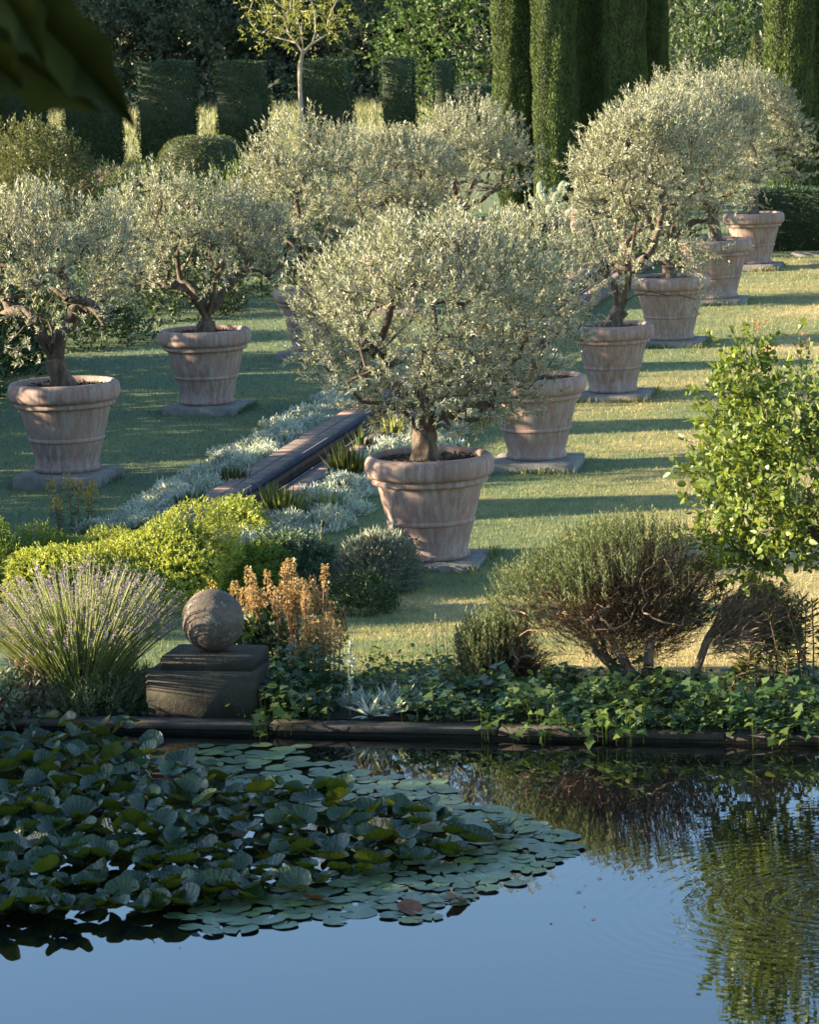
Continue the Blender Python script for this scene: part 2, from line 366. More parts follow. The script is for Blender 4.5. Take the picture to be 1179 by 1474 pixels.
def brick_mat(name, cols, mortar):
    m, t, p = newmat(name); tc = N_(t, 'ShaderNodeTexCoord')
    b = N_(t, 'ShaderNodeTexBrick'); b.inputs['Scale'].default_value = 1; b.inputs['Brick Width'].default_value = .17; b.inputs['Row Height'].default_value = .24
    b.inputs['Mortar Size'].default_value = .013; b.inputs['Color1'].default_value = (*cols[0], 1); b.inputs['Color2'].default_value = (*cols[1], 1); b.inputs['Mortar'].default_value = (*mortar, 1)
    b.inputs['Bias'].default_value = -.1; b.offset = 0
    t.links.new(tc.outputs['Object'], b.inputs['Vector'])
    n = noise(t, 12, 6, .7)
    c = mix(t, .8, b.outputs['Color'], ramp(t, n, [(.3, (.55, .52, .5)), (.7, (1.25, 1.2, 1.15))]), 'MULTIPLY')
    t.links.new(c, p.inputs['Base Color']); p.inputs['Roughness'].default_value = .8
    bump(t, p, b.outputs['Fac'], -.6, .008); return m
M['brick'] = brick_mat('brick_on_edge', [(.25, .165, .125), (.14, .11, .1)], (.05, .045, .04))
M['brickwall'] = stone('rill_wall_brick', (.09, .055, .035), (.16, .1, .065), (.22, .15, .1), 9)
M['nosing'] = stone('dark_nosing_tile', (.025, .03, .045), (.045, .05, .07), (.07, .075, .1), 9)

def lawn_colour(t, blade):
    tc = N_(t, 'ShaderNodeTexCoord'); sx = N_(t, 'ShaderNodeSeparateXYZ'); t.links.new(tc.outputs['Object'], sx.inputs[0])
    big = noise(t, .55, 4, .6); mid = noise(t, 3.5, 5, .65); fine = noise(t, 45, 3, .6)
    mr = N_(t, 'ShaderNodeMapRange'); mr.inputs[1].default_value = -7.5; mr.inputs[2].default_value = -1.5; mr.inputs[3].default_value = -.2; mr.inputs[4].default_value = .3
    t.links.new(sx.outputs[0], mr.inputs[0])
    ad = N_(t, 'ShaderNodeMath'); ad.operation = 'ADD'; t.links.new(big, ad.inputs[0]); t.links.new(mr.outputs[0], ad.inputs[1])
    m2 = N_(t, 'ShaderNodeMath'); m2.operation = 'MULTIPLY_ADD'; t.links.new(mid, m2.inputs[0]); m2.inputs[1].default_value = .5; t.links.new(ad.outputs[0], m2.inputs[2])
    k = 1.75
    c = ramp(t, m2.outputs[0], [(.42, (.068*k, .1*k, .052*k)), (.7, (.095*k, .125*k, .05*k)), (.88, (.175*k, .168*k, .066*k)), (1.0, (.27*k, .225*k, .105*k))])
    c = mix(t, .6, c, ramp(t, fine, [(.3, (.6, .6, .6)), (.7, (1.3, 1.3, 1.3))]), 'MULTIPLY')
    return c
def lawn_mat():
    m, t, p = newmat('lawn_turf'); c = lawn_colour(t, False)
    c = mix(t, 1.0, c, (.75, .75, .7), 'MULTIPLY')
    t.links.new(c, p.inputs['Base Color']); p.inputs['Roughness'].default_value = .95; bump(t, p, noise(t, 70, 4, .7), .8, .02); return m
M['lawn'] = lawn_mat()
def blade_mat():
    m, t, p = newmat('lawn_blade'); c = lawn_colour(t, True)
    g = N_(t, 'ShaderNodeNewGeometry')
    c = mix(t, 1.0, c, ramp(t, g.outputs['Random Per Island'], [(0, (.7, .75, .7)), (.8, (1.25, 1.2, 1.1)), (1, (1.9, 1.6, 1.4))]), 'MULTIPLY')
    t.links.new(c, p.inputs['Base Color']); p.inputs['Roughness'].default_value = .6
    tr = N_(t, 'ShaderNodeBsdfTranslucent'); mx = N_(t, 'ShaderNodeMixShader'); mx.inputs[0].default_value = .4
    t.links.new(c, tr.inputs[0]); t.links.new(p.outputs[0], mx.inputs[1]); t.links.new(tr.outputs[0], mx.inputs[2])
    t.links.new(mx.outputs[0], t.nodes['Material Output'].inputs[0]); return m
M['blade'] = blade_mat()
M['fieldgrass'] = leafmat('field_grass_blade', [(.17, .19, .08), (.24, .25, .12), (.31, .3, .17)], .3, .6, clump=.3)
def plain(name, col, rough=.8):
    m, t, p = newmat(name)
    c = mix(t, .5, col, ramp(t, noise(t, 5, 4), [(.3, (.7,)*3), (.7, (1.2,)*3)]), 'MULTIPLY')
    t.links.new(c, p.inputs['Base Color']); p.inputs['Roughness'].default_value = rough; return m
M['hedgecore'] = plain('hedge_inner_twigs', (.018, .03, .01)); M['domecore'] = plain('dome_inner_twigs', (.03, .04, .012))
M['stalk'] = plain('plant_stalk', (.12, .13, .05)); M['redstalk'] = plain('red_stalk', (.2, .09, .05)); M['drystalk'] = plain('dry_stalk', (.36, .29, .16))
def water_mat():
    m, t, p = newmat('pond_water')
    p.inputs['Base Color'].default_value = (.004, .006, .006, 1); p.inputs['Roughness'].default_value = .015; p.inputs['IOR'].default_value = 2.5
    tc = N_(t, 'ShaderNodeTexCoord'); P0 = at(1205, 1300, WATER_Z)
    sb = N_(t, 'ShaderNodeVectorMath'); sb.operation = 'SUBTRACT'; t.links.new(tc.outputs['Object'], sb.inputs[0]); sb.inputs[1].default_value = P0
    ln = N_(t, 'ShaderNodeVectorMath'); ln.operation = 'LENGTH'; t.links.new(sb.outputs[0], ln.inputs[0]); r = ln.outputs['Value']
    def mth(op, a, b=None):
        n = N_(t, 'ShaderNodeMath'); n.operation = op
        for i, v in enumerate((a, b)):
            if v is None: continue
            if hasattr(v, 'links'): t.links.new(v, n.inputs[i])
            else: n.inputs[i].default_value = v
        return n.outputs[0]
    wob = mth('MULTIPLY', noise(t, 3.0, 3), .2)
    rr = mth('ADD', r, wob)
    w = mth('SINE', mth('MULTIPLY', rr, 2*math.pi/.085))
    fall = mth('DIVIDE', 1.0, mth('ADD', 1.0, mth('POWER', mth('MULTIPLY', r, 1.7), 3.2)))
    w = mth('MULTIPLY', w, fall)
    small = mth('MULTIPLY', mth('SUBTRACT', noise(t, 7, 3, .5), .5), .14)
    h = mth('ADD', w, small)
    b = N_(t, 'ShaderNodeBump', Strength=1.0, Distance=.0008); t.links.new(h, b.inputs['Height']); t.links.new(b.outputs[0], p.inputs['Normal'])
    return m
M['water'] = water_mat()

# ------------------------------------------------------------------ setting: ground, field, pond, bed, rill
def sheet(name, xs, ys, zf, mat, smooth=True):
    xs = np.asarray(xs, float); ys = np.asarray(ys, float); X, Y = np.meshgrid(xs, ys)
    V = np.stack([X, Y, zf(X, Y)], -1).reshape(-1, 3); nx = len(xs)
    i = (np.arange(len(ys)-1)[:, None]*nx+np.arange(nx-1)[None]).ravel()
    o = obj(name, mesh(name, V, [np.stack([i, i+1, i+nx+1, i+nx], -1)], mat, smooth)); return tag(o, kind='structure')
def zfield(X, Y): return zg(np.minimum(Y, 118))
ysl = np.concatenate([np.linspace(KY+.2, 24, 28), np.linspace(25, 68, 44)])
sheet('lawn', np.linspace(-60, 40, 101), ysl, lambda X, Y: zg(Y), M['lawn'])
def field_mat():
    m, t, p = newmat('meadow')
    c = ramp(t, noise(t, .25, 5, .65), [(.3, (.12, .14, .06)), (.6, (.18, .19, .09)), (.8, (.23, .22, .11))])
    t.links.new(c, p.inputs['Base Color']); p.inputs['Roughness'].default_value = .95; return m
fm = field_mat()
sheet('field', np.linspace(-160, 120, 57), np.concatenate([np.linspace(68, 120, 20), [200, 600]]), zfield, fm)
sheet('bank', [-60, -26, -14, 4, 14, 40], [-60, -20, 0, 7.5], lambda X, Y: X*0+BED_Z, M['lawn'])
sheet('bank', [-60, -26], [7.5, KY+.2], lambda X, Y: X*0+BED_Z, M['lawn'])
sheet('bank', [8, 40], [7.5, KY+.2], lambda X, Y: X*0+BED_Z, M['lawn'])
sheet('pond_water', np.linspace(-26, 8, 18), np.linspace(7.5, KY, 10), lambda X, Y: X*0+WATER_Z, M['water'])
sheet('bed', np.linspace(-14, 6, 61), np.linspace(KY+.2, KY+1.3, 12), lambda X, Y: zg(Y)+.012+.02*np.sin(X*5+Y*3)**2*(Y > KY+.25)*(Y < KY+1.1), M['bedsoil'])
def box(acc, x0, x1, y0, y1, z0, z1, bev=0):
    if bev:
        b = bev
        ring = lambda x0, x1, y0, y1, z: [(x0+b, y0, z), (x1-b, y0, z), (x1, y0+b, z), (x1, y1-b, z), (x1-b, y1, z), (x0+b, y1, z), (x0, y1-b, z), (x0, y0+b, z)]
        V = ring(x0, x1, y0, y1, z0)+ring(x0, x1, y0, y1, z1-b)+ring(x0+b*.7, x1-b*.7, y0+b*.7, y1-b*.7, z1)
        F = [[i+k*8, (i+1) % 8+k*8, (i+1) % 8+8+k*8, i+8+k*8] for k in (0, 1) for i in range(8)]
        acc.add(V, [F, [list(range(16, 24))], [list(range(7, -1, -1))]])
    else:
        V = [(x, y, z) for z in (z0, z1) for x, y in ((x0, y0), (x1, y0), (x1, y1), (x0, y1))]
        acc.add(V, [[(0, 1, 5, 4), (1, 2, 6, 5), (2, 3, 7, 6), (3, 0, 4, 7), (4, 5, 6, 7), (3, 2, 1, 0)]])
# pond edge: retaining wall with long coping stones
a = Acc(); box(a, -26, 8, KY+.0, KY+.22, -1.2, KERB_Z-.036); o = obj('pond_wall', a.mesh('pond_wall', M['wetstone'])); tag(o, kind='structure')
a = Acc(); rg = np.random.default_rng(3); x = -14.0
while x < 8:
    w = rg.uniform(.9, 1.4); dz = rg.normal()*.002; dy = rg.normal()*.003
    box(a, x+.004, x+w-.004, KY-.03+dy, KY+.12, KERB_Z-.034+dz, KERB_Z+dz, .004); x += w
o = obj('pond_kerb', a.mesh('pond_kerb', M['coping'])); tag(o, kind='structure')
# rill: two brick kerbs and a strip of water between them
RX = -7.08
def kerb(x0, x1, y0, y1, edge):
    ys = np.linspace(y0, y1, 40); zt = zg(ys)+.13
    def strip(xa, xb, za, zb, mat, nm):
        V = np.concatenate([np.stack([np.full(40, xa), ys, zg(ys)+za], -1), np.stack([np.full(40, xb), ys, zg(ys)+za], -1),
                            np.stack([np.full(40, xb), ys, zg(ys)+zb], -1), np.stack([np.full(40, xa), ys, zg(ys)+zb], -1)])
        F = []
        for k in range(4):
            k2 = (k+1) % 4
            i = np.arange(39); F.append(np.stack([k*40+i, k*40+i+1, k2*40+i+1, k2*40+i], -1))
        e = np.array([[0, 40, 80, 120], [39, 159, 119, 79]])
        o = obj(nm, mesh(nm, V, F+[e], mat)); return tag(o, kind='structure')
    if edge > 0:
        strip(x0, x1-.03, -.05, .13, M['brick'], 'rill_kerb'); strip(x1-.03, x1, .075, .137, M['nosing'], 'rill_edge'); strip(x1-.028, x1-.008, -.05, .075, M['brickwall'], 'rill_wall')
    else:
        strip(x0+.03, x1, -.05, .13, M['brick'], 'rill_kerb'); strip(x0, x0+.03, .075, .137, M['nosing'], 'rill_edge'); strip(x0+.008, x0+.028, -.05, .075, M['brickwall'], 'rill_wall')
kerb(-7.46, -7.14, 20.8, 46, 1); kerb(-6.86, -6.58, 20.8, 46, -1)
sheet('rill_water', [-7.16, -6.84], np.linspace(20.8, 46, 20), lambda X, Y: zg(Y)+.02, M['water'])

# mown grass: blades over the lawn (nobody could count them)
def grass(spots=()):
    rng = np.random.default_rng(1); a = Acc(); n = 330000
    u = rng.random(n); d0, d1 = 16.8, 58.
    k = -.9; d = (d0**k+u*(d1**k-d0**k))**(1/k)
    lat = (rng.random(n)*1.3-.65)*PW/F_PX*d*1.0
    X = -math.sin(YAW)*d+math.cos(YAW)*lat; Y = math.cos(YAW)*d+math.sin(YAW)*lat
    ok = (Y > KY+.95+.35*np.sin(X*2.1)+.25*np.sin(X*5.3)) & ((X < -7.47) | (X > -6.57)) & (X > -14.5); X, Y, d = X[ok], Y[ok], d[ok]; n = len(X)
    P = np.stack([X, Y, zg(Y)-.004], -1)
    D = nrm(np.stack([rng.normal(size=n)*.45, rng.normal(size=n)*.45, np.ones(n)], -1))
    L = rng.uniform(.016, .04, n)*(1+.012*(d-20)); W = .0055*(1+.05*(d-20))
    S = nrm(np.cross(D, rdir(rng, n)))*(W*.5)[:, None]
    V = np.stack([P-S, P+S, P+D*L[:, None]], 1)
    a.add(V, [np.arange(n*3).reshape(n, 3)])
    for (px, py) in spots:                     # longer uncut grass hugging the plinths
        k = 700; e = rng.integers(0, 4, k); u = rng.uniform(-.43, .43, k); o = .405+np.abs(rng.normal(size=k))*.03
        X = px+np.where(e == 0, u, np.where(e == 1, u, np.where(e == 2, -o, o))); Y = py+np.where(e == 0, -o, np.where(e == 1, o, u))
        keep = np.sin(X*9+py)+np.sin(Y*7+px)+rng.normal(size=k)*.5 > .3; X, Y = X[keep], Y[keep]; k = len(X)
        leaves(a, rng, np.stack([X, Y, zg(Y)], -1), np.stack([rng.normal(size=k)*.35, rng.normal(size=k)*.35, np.ones(k)], -1), rng.uniform(.03, .085, k), .008, BLADE)
    tag(obj('lawn_grass', a.mesh('lawn_grass', M['blade'])), 'short mown lawn grass, green on the left and drier yellow on the right', 'grass', kind='stuff')
    a = Acc(); n = 60000
    Y = 68+rng.random(n)**1.3*44; X = rng.uniform(-.5, .5, n)*PW/F_PX*Y*1.5-.235*Y
    P = np.stack([X, Y, zg(Y)-.02], -1); D = nrm(np.stack([rng.normal(size=n)*.3, rng.normal(size=n)*.3, np.ones(n)], -1))
    leaves(a, rng, P, D, rng.uniform(.15, .4, n), .035, RHOMB)
    tag(obj('field_grass', a.mesh('field_grass', M['fieldgrass'])), 'long pale meadow grass in the field behind the clipped hedges', 'grass', kind='stuff')

# ------------------------------------------------------------------ terracotta pots on stone plinths
rng = np.random.default_rng(11)
def pot_meshes(seg=72):
    a = Acc()
    lathe(a, [(.0, 0), (.262, 0), (.278, .006), (.282, .03), (.277, .044), (.263, .05), (.287, .15), (.3145, .256), (.3155, .2605), (.3225, .2625), (.3275, .268), (.329, .277), (.328, .287), (.3255, .293), (.323, .2955), (.3245, .301),
              (.352, .4), (.376, .5), (.39, .562)], seg, .004)
    body = a.mesh('body', M['terra'], True)
    a = Acc()
    lathe(a, [(.385, .552), (.418, .555), (.428, .563), (.43, .575), (.428, .588), (.42, .596), (.424, .602), (.452, .61), (.466, .628), (.474, .655), (.476, .69),
              (.472, .725), (.46, .748), (.44, .761), (.42, .762), (.405, .752), (.398, .73), (.396, .64)], seg, .004)
    rim = a.mesh('rim', M['terra'], True)
    a = Acc(); rs = np.linspace(0, .4, 12); an = np.linspace(0, 2*math.pi, 40, endpoint=False)
    V = np.array([(r*math.cos(t), r*math.sin(t), .705+rng.normal()*.007+.02*(1-r/.4)) for r in rs for t in an])
    V[:40, 2] = .725; i = np.arange(11)[:, None]*40; j = np.arange(40)[None]; j2 = (j+1) % 40
    a.add(V, [np.stack([i+j, i+j2, i+40+j2, i+40+j], -1).reshape(-1, 4)])
    n = 500; rr = .38*np.sqrt(rng.random(n)); t = rng.random(n)*6.28
    leaves(a, rng, np.stack([rr*np.cos(t), rr*np.sin(t), np.full(n, .722)], -1), np.stack([rng.normal(size=n), rng.normal(size=n), rng.random(n)*.5], -1), .03, .014)
    soil = a.mesh('soil', M['soil'])
    return body, rim, soil
PM = pot_meshes()
def make_plinth_mesh(seed):
    rg = np.random.default_rng(seed); a = Acc(); n = 9
    # rough slab: subdivided top with worn corners
    q = np.linspace(-1, 1, n); X, Y = np.meshgrid(q, q)
    wx = .39+rg.normal()*.01; wy = .39
    def warp(p):
        c = np.maximum(np.abs(p[:, 0])/wx, np.abs(p[:, 1])/wy); p = p.copy()
        corner = (np.abs(p[:, 0])/wx*np.abs(p[:, 1])/wy)**6
        p[:, :2] *= (1-.03*corner)[:, None]; p += rg.normal(size=p.shape)*.003; return p
    top = warp(np.stack([X*wx, Y*wy, np.full_like(X, .105)-.012*(np.maximum(np.abs(X), np.abs(Y)) > .99)], -1).reshape(-1, 3))
    idx = np.arange(n*n).reshape(n, n)
    ring = np.concatenate([idx[0, :-1], idx[:-1, -1], idx[-1, :0:-1], idx[:0:-1, 0]])
    mid = top[ring].copy(); mid[:, 2] -= .015; mid[:, :2] *= 1.02; bot = mid.copy(); bot[:, 2] = -.05; bot[:, :2] *= 1.01
    V = np.concatenate([top, mid, bot]); m = len(ring); r0 = n*n; i = np.arange(m); i2 = (i+1) % m
    F = [np.stack([idx[:-1, :-1].ravel(), idx[:-1, 1:].ravel(), idx[1:, 1:].ravel(), idx[1:, :-1].ravel()], -1),
         np.stack([r0+i, r0+i2, ring[i2], ring[i]], -1), np.stack([r0+m+i, r0+m+i2, r0+i2, r0+i], -1)]
    a.add(V, F); return a.mesh('stone_plinth', M['plinth'])
PLM = [make_plinth_mesh(i) for i in range(3)]
ROWX_R, ROWX_L, STEP = -4.975, -9.167, 4.4747
Rp = [(ROWX_R, 22.15+STEP*i) for i in range(6)]; Lp = [(ROWX_L, 25.752+STEP*i) for i in range(-1, 5)]
rk = ['nearest', 'second nearest', 'third', 'fourth', 'fifth', 'farthest']
pots = []
for i, (x, y) in enumerate(Rp): pots.append((x, y, [1.04, .985, .93, .99, 1.02, .98][i], 'right', i))
for i, (x, y) in enumerate(Lp): pots.append((x, y, [1.0, 1.07, 1.03, .97, .98, .98][i], 'left', i))
potlab = {('right', 0): 'big grey-brown terracotta pot in the front centre, beside the grey santolina mound',
          ('right', 1): 'terracotta pot with a bright sunlit patch, second in the right-hand row behind the central olive',
          ('right', 2): 'lime-streaked terracotta pot, third in the right-hand row, under a dark bent olive limb',
          ('right', 3): 'pinkish terracotta pot, fourth in the right-hand row along the sunny lawn',
          ('right', 4): 'pale-rimmed terracotta pot, fifth in the right-hand row, just before the farthest one',
          ('right', 5): 'grey terracotta pot at the far end of the right-hand row, against the low hedge',
          ('left', 0): 'terracotta pot beyond the left edge of the view, nearest of the left-hand row',
          ('left', 1): 'terracotta pot with a sunlit left rim at the left edge of the shaded lawn',
          ('left', 2): 'terracotta pot second from the left on the shaded lawn, under a spreading olive',
          ('left', 3): 'terracotta pot on the shaded lawn half hidden behind the central olive crown',
          ('left', 4): 'terracotta pot hidden behind the central olive crown, fourth in the left-hand row',
          ('left', 5): 'distant terracotta pot showing only its rim beside the low hedge block'}
PLH = {('right', 0): .045, ('right', 1): .085, ('right', 2): .065, ('right', 3): .065, ('right', 4): .07, ('right', 5): .085, ('left', 1): .115, ('left', 2): .085}
POTZ = {}
first = None
for k, (x, y, s, side, i) in enumerate(pots):
    z = float(zg(y))
    o = obj('stone_plinth', PLM[k % 3], loc=(x, y, z), rz=rng.normal()*.03)
    ph = PLH.get((side, i), .08); o.scale = (1, 1, ph/.105)
    tag(o, ' '.join(('square grey stone plinth under the '+potlab[(side, i)].split(',')[0]).split()[:16]), 'plinth', 'stone plinths under the olive pots')
    if first is None:
        first = empty('terracotta_pot', (x, y, z+ph), 0, potlab[(side, i)], 'flower pot', 'terracotta pots with olive trees', s)
        for nm, me in zip(('body', 'rim', 'soil'), PM): obj(nm, me, first)
    else:
        copy_thing(first, (x, y, z+ph), rng.random()*6.28, potlab[(side, i)], s)
    POTZ[(side, i)] = (x, y, z+ph+.715*s)

grass([(p[0], p[1]) for p in pots])
# ------------------------------------------------------------------ olive trees
def olive(seed, c, r, trunk, r0, natt=130, per=17, zmin=-.75, m=15, lobe=.34, lo=.5):
    rg = np.random.default_rng(seed); f = lobes(rg, 10, lobe)
    A, u = crown_pts(rg, natt, c, r, f, lo, .6, zmin)
    wood = Acc(); leaf = Acc()
    tp = np.asarray(trunk[-1]); k = 6; az = np.arange(k)*2*math.pi/k+rg.random()*.8+rg.normal(size=k)*.2
    lim = [tp+np.array([math.cos(q)*r[0]*.46, math.sin(q)*r[1]*.46, (c[2]-tp[2])*rg.uniform(.45, .85)]) for q in az]+[tp+np.array([.05, 0, (c[2]-tp[2])*.8])]
    grow(rg, wood, trunk, A, r0, .0055, .1, 6, 1.3, .014, .03, .2, lim)
    # leafy shoots round each branch end
    idx = np.repeat(np.arange(len(A)), per); n = len(idx)
    B = A[idx]+rg.normal(size=(n, 3))*np.array([.075, .075, .06])
    D = nrm(u[idx]*.55+np.array([0, 0, .55])+rg.normal(size=(n, 3))*.5)
    twigs(leaf, rg, B, D, rg.uniform(.09, .2, n), m+2, .042, .0115, RHOMB, .75, wood, .0035)
    # upright young shoots standing out of the crown
    n = 260; v = rdir(rg, n*4); v = v[v[:, 2] > .22][:n]; n = len(v)
    B = np.asarray(c)+v*np.asarray(r)*(.86*f(v))[:, None]
    D = nrm(v*.45+np.array([0, 0, .9])+rg.normal(size=(n, 3))*.2)
    twigs(leaf, rg, B, D, rg.uniform(.14, .38, n), 18, .045, .012, RHOMB, .6, wood, .004)
    return wood.mesh('trunk', M['bark'], True), leaf.mesh('crown', M['olive'])
def put_olive(meshes, key, label, rz=0, scale=1):
    x, y, z = POTZ[key]
    t = empty('olive_tree', (x, y, z-.01), rz, label, 'olive tree', 'olive trees in terracotta pots', scale)
    obj('trunk', meshes[0], t); obj('crown', meshes[1], t)
    return t
tr = lambda *p: [np.array(q, float) for q in p]
oA = olive(21, (.03, 0, .99), (.93, .9, .78), tr((-.02, 0, -.03), (-.025, 0, .07), (-.03, 0, .15), (-.02, 0, .24)), .1, 235, 10, -.9, lo=.4)
oB = olive(22, (-.12, 0, .95), (.8, .8, .64), tr((0, 0, -.03), (-.02, 0, .1), (-.05, 0, .18), (-.08, 0, .27)), .095, 125, 8, -.6, lobe=.42)
oC = olive(23, (.02, 0, .84), (.86, .85, .6), tr((0, 0, -.03), (.01, 0, .05), (.02, 0, .1), (.02, 0, .14)), .1, 135, 8, -.55, lobe=.42)
oD = olive(24, (.05, 0, 1.22), (.8, .8, .76), tr((0, 0, -.03), (.01, 0, .1), (.03, 0, .2), (.05, 0, .3)), .08, 170, 10, -.8)
oF = olive(26, (.3, 0, 1.32), (.62, .72, .86), tr((0, 0, -.03), (.02, 0, .06), (.05, 0, .13), (.1, 0, .2)), .085, 165, 9, -.8)
oE = olive(25, (0, 0, 1.05), (.72, .72, .8), tr((0, 0, -.03), (-.01, 0, .1), (.0, 0, .2)), .075, 130, 9, -.75)
put_olive(oA, ('right', 0), 'large rounded olive tree with a forked dark trunk in the front central pot', 0)
put_olive(oE, ('right', 1), 'smaller olive tree partly hidden behind the right side of the central olive', 2.2, .76)
put_olive(oF, ('right', 2), 'tall silvery olive tree in the third pot of the right-hand row', 0.23, 1.05)
put_olive(oD, ('right', 3), 'tall silvery olive tree in the fourth pot of the right-hand row', 2.4, 1.02)
put_olive(oD, ('right', 4), 'tall silvery olive tree in the fifth pot of the right-hand row', 4.1, 1.02)
put_olive(oD, ('right', 5), 'tall silvery olive tree in the farthest pot by the low hedge at the right edge', 5.3, .98)
put_olive(oE, ('left', 0), 'olive tree standing outside the left edge of the view', 1, 1.0)
put_olive(oB, ('left', 1), 'open olive tree with a leaning trunk at the left edge of the lawn', .23)
put_olive(oC, ('left', 2), 'spreading olive tree with a thick forked trunk, second from the left on the shaded lawn', .2, 1.0)
put_olive(oE, ('left', 3), 'olive tree in the half-hidden pot left of the central olive', 3.4, 1.0)
put_olive(oA, ('left', 4), 'wide pale olive tree showing behind the top left of the central olive', 1.9, .92)
put_olive(oC, ('left', 5), 'distant thin olive tree with a bare pale stem left of the first cypress', 4.4, 1.08)

# ------------------------------------------------------------------ generic plants
def lowbush(name, label, cat, px, w, h, mat, L, W, n, seed, tpl=RHOMB, group=None, d=None, z=None, sharp=4, nl=12, per=8, tw=.12, loc=None, lobe=.3, spread=.7, upw=.5, shell=.55, inner=None, skirt=-.15, stemmat='stalk', lean=(0, 0)):
    """mound of leafy shoots on short woody stems"""
    rg = np.random.default_rng(seed); P = at(*px, z) if loc is None else np.array(loc, float)
    t = empty(name, P, 0, label, cat, group); f = lobes(rg, nl, lobe, sharp)
    r = np.array([w/2, (d or w)/2, h*.86]); c = np.array([lean[0], lean[1], h*.06])
    B, u = crown_pts(rg, n, c, r, f, shell, .5, skirt)
    leaf = Acc(); stem = Acc()
    D = nrm(u*.7+np.array([0, 0, upw])+rg.normal(size=u.shape)*.35)
    twigs(leaf, rg, B-D*tw*.5, D, rg.uniform(.6, 1.3, len(B))*tw, per, L, W, tpl, spread, None)
    k = max(10, min(40, n//30)); A, _ = crown_pts(rg, k, c, r*.85, f, .6, .5, .1)
    grow(rg, stem, [np.array([0, 0, -.03]), np.array([0, 0, h*.06]), np.array([0, 0, h*.12])], A, max(.008, h*.022), .003, max(.06, h*.15), 5)
    obj('foliage', leaf.mesh('foliage', M[mat]), t); obj('stem', stem.mesh('stem', M[stemmat], True), t)
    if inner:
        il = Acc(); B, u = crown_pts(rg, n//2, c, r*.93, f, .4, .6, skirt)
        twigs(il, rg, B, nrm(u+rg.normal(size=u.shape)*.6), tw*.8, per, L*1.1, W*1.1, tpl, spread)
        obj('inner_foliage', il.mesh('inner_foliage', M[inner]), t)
    return t
# golden mounds in the bed
gg = 'golden-leaved mounds in the flower bed'
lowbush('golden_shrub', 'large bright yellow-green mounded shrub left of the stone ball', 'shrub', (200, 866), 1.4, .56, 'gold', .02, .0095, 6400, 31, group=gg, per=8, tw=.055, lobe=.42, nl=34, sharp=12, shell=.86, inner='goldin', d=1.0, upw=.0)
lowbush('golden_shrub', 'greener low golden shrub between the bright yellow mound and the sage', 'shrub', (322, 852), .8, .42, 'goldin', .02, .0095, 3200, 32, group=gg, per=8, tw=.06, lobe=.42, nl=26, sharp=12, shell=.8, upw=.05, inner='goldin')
lowbush('golden_shrub', 'small yellow shrub at the end of the brick rill kerb', 'shrub', (335, 775), .55, .26, 'gold', .026, .012, 800, 33, group=gg, per=9, tw=.1, lobe=.4, inner='goldin')
lowbush('golden_shrub', 'dark green mounded shrub cut by the left edge of the view', 'shrub', (-14, 860), .55, .5, 'goldin', .026, .012, 1200, 34, group=gg, per=9, tw=.1, lobe=.4)
lowbush('golden_shrub', 'low green mound spilling left of the bright yellow shrub', 'shrub', (95, 856), .6, .4, 'goldin', .026, .012, 1200, 35, group=gg, per=9, tw=.1, lobe=.4, inner='goldin')
lowbush('sage_bush', 'dark blue-green sage bush between the golden shrub and the grey mound', 'bush', (425, 840), .62, .4, 'sage', .05, .02, 420, 36, OVAL, per=9, tw=.13)
lowbush('small_green_bush', 'small yellow-green bush in front of the grey mound', 'bush', (520, 880), .5, .26, 'bordergreen', .03, .015, 420, 37, per=8, tw=.1)
# grey santolina: hair-fine shoots falling over a dome
def santolina():
    rg = np.random.default_rng(38); P = at(540, 848); t = empty('santolina', P, 0, 'grey-green fine-haired rounded santolina mound beside the front pot', 'shrub')
    f = lobes(rg, 8, .14, 3); leaf = Acc(); B, u = crown_pts(rg, 3600, (0, 0, .04), (.27, .27, .34), f, .6, .4, -.1)
    D = nrm(u*.5+np.array([.15, -.1, .25])+rg.normal(size=u.shape)*.15)
    twigs(leaf, rg, B-D*.04, D, rg.uniform(.07, .13, len(B)), 5, .05, .0045, BLADE, .25)
    obj('foliage', leaf.mesh('foliage', M['santolina']), t); s = Acc(); A, _ = crown_pts(rg, 24, (0, 0, .04), (.2, .2, .28), f, .6, .5, .1)
    grow(rg, s, [np.array([0, 0, -.02]), np.array([0, 0, .03])], A, .015, .003, .08, 5); obj('stem', s.mesh('stem', M['stalk'], True), t)
    lowbush('small_green_bush', 'small green bush peeping out behind the grey santolina mound', 'bush', (585, 818), .3, .3, 'sage', .03, .014, 160, 39, OVAL)
santolina()

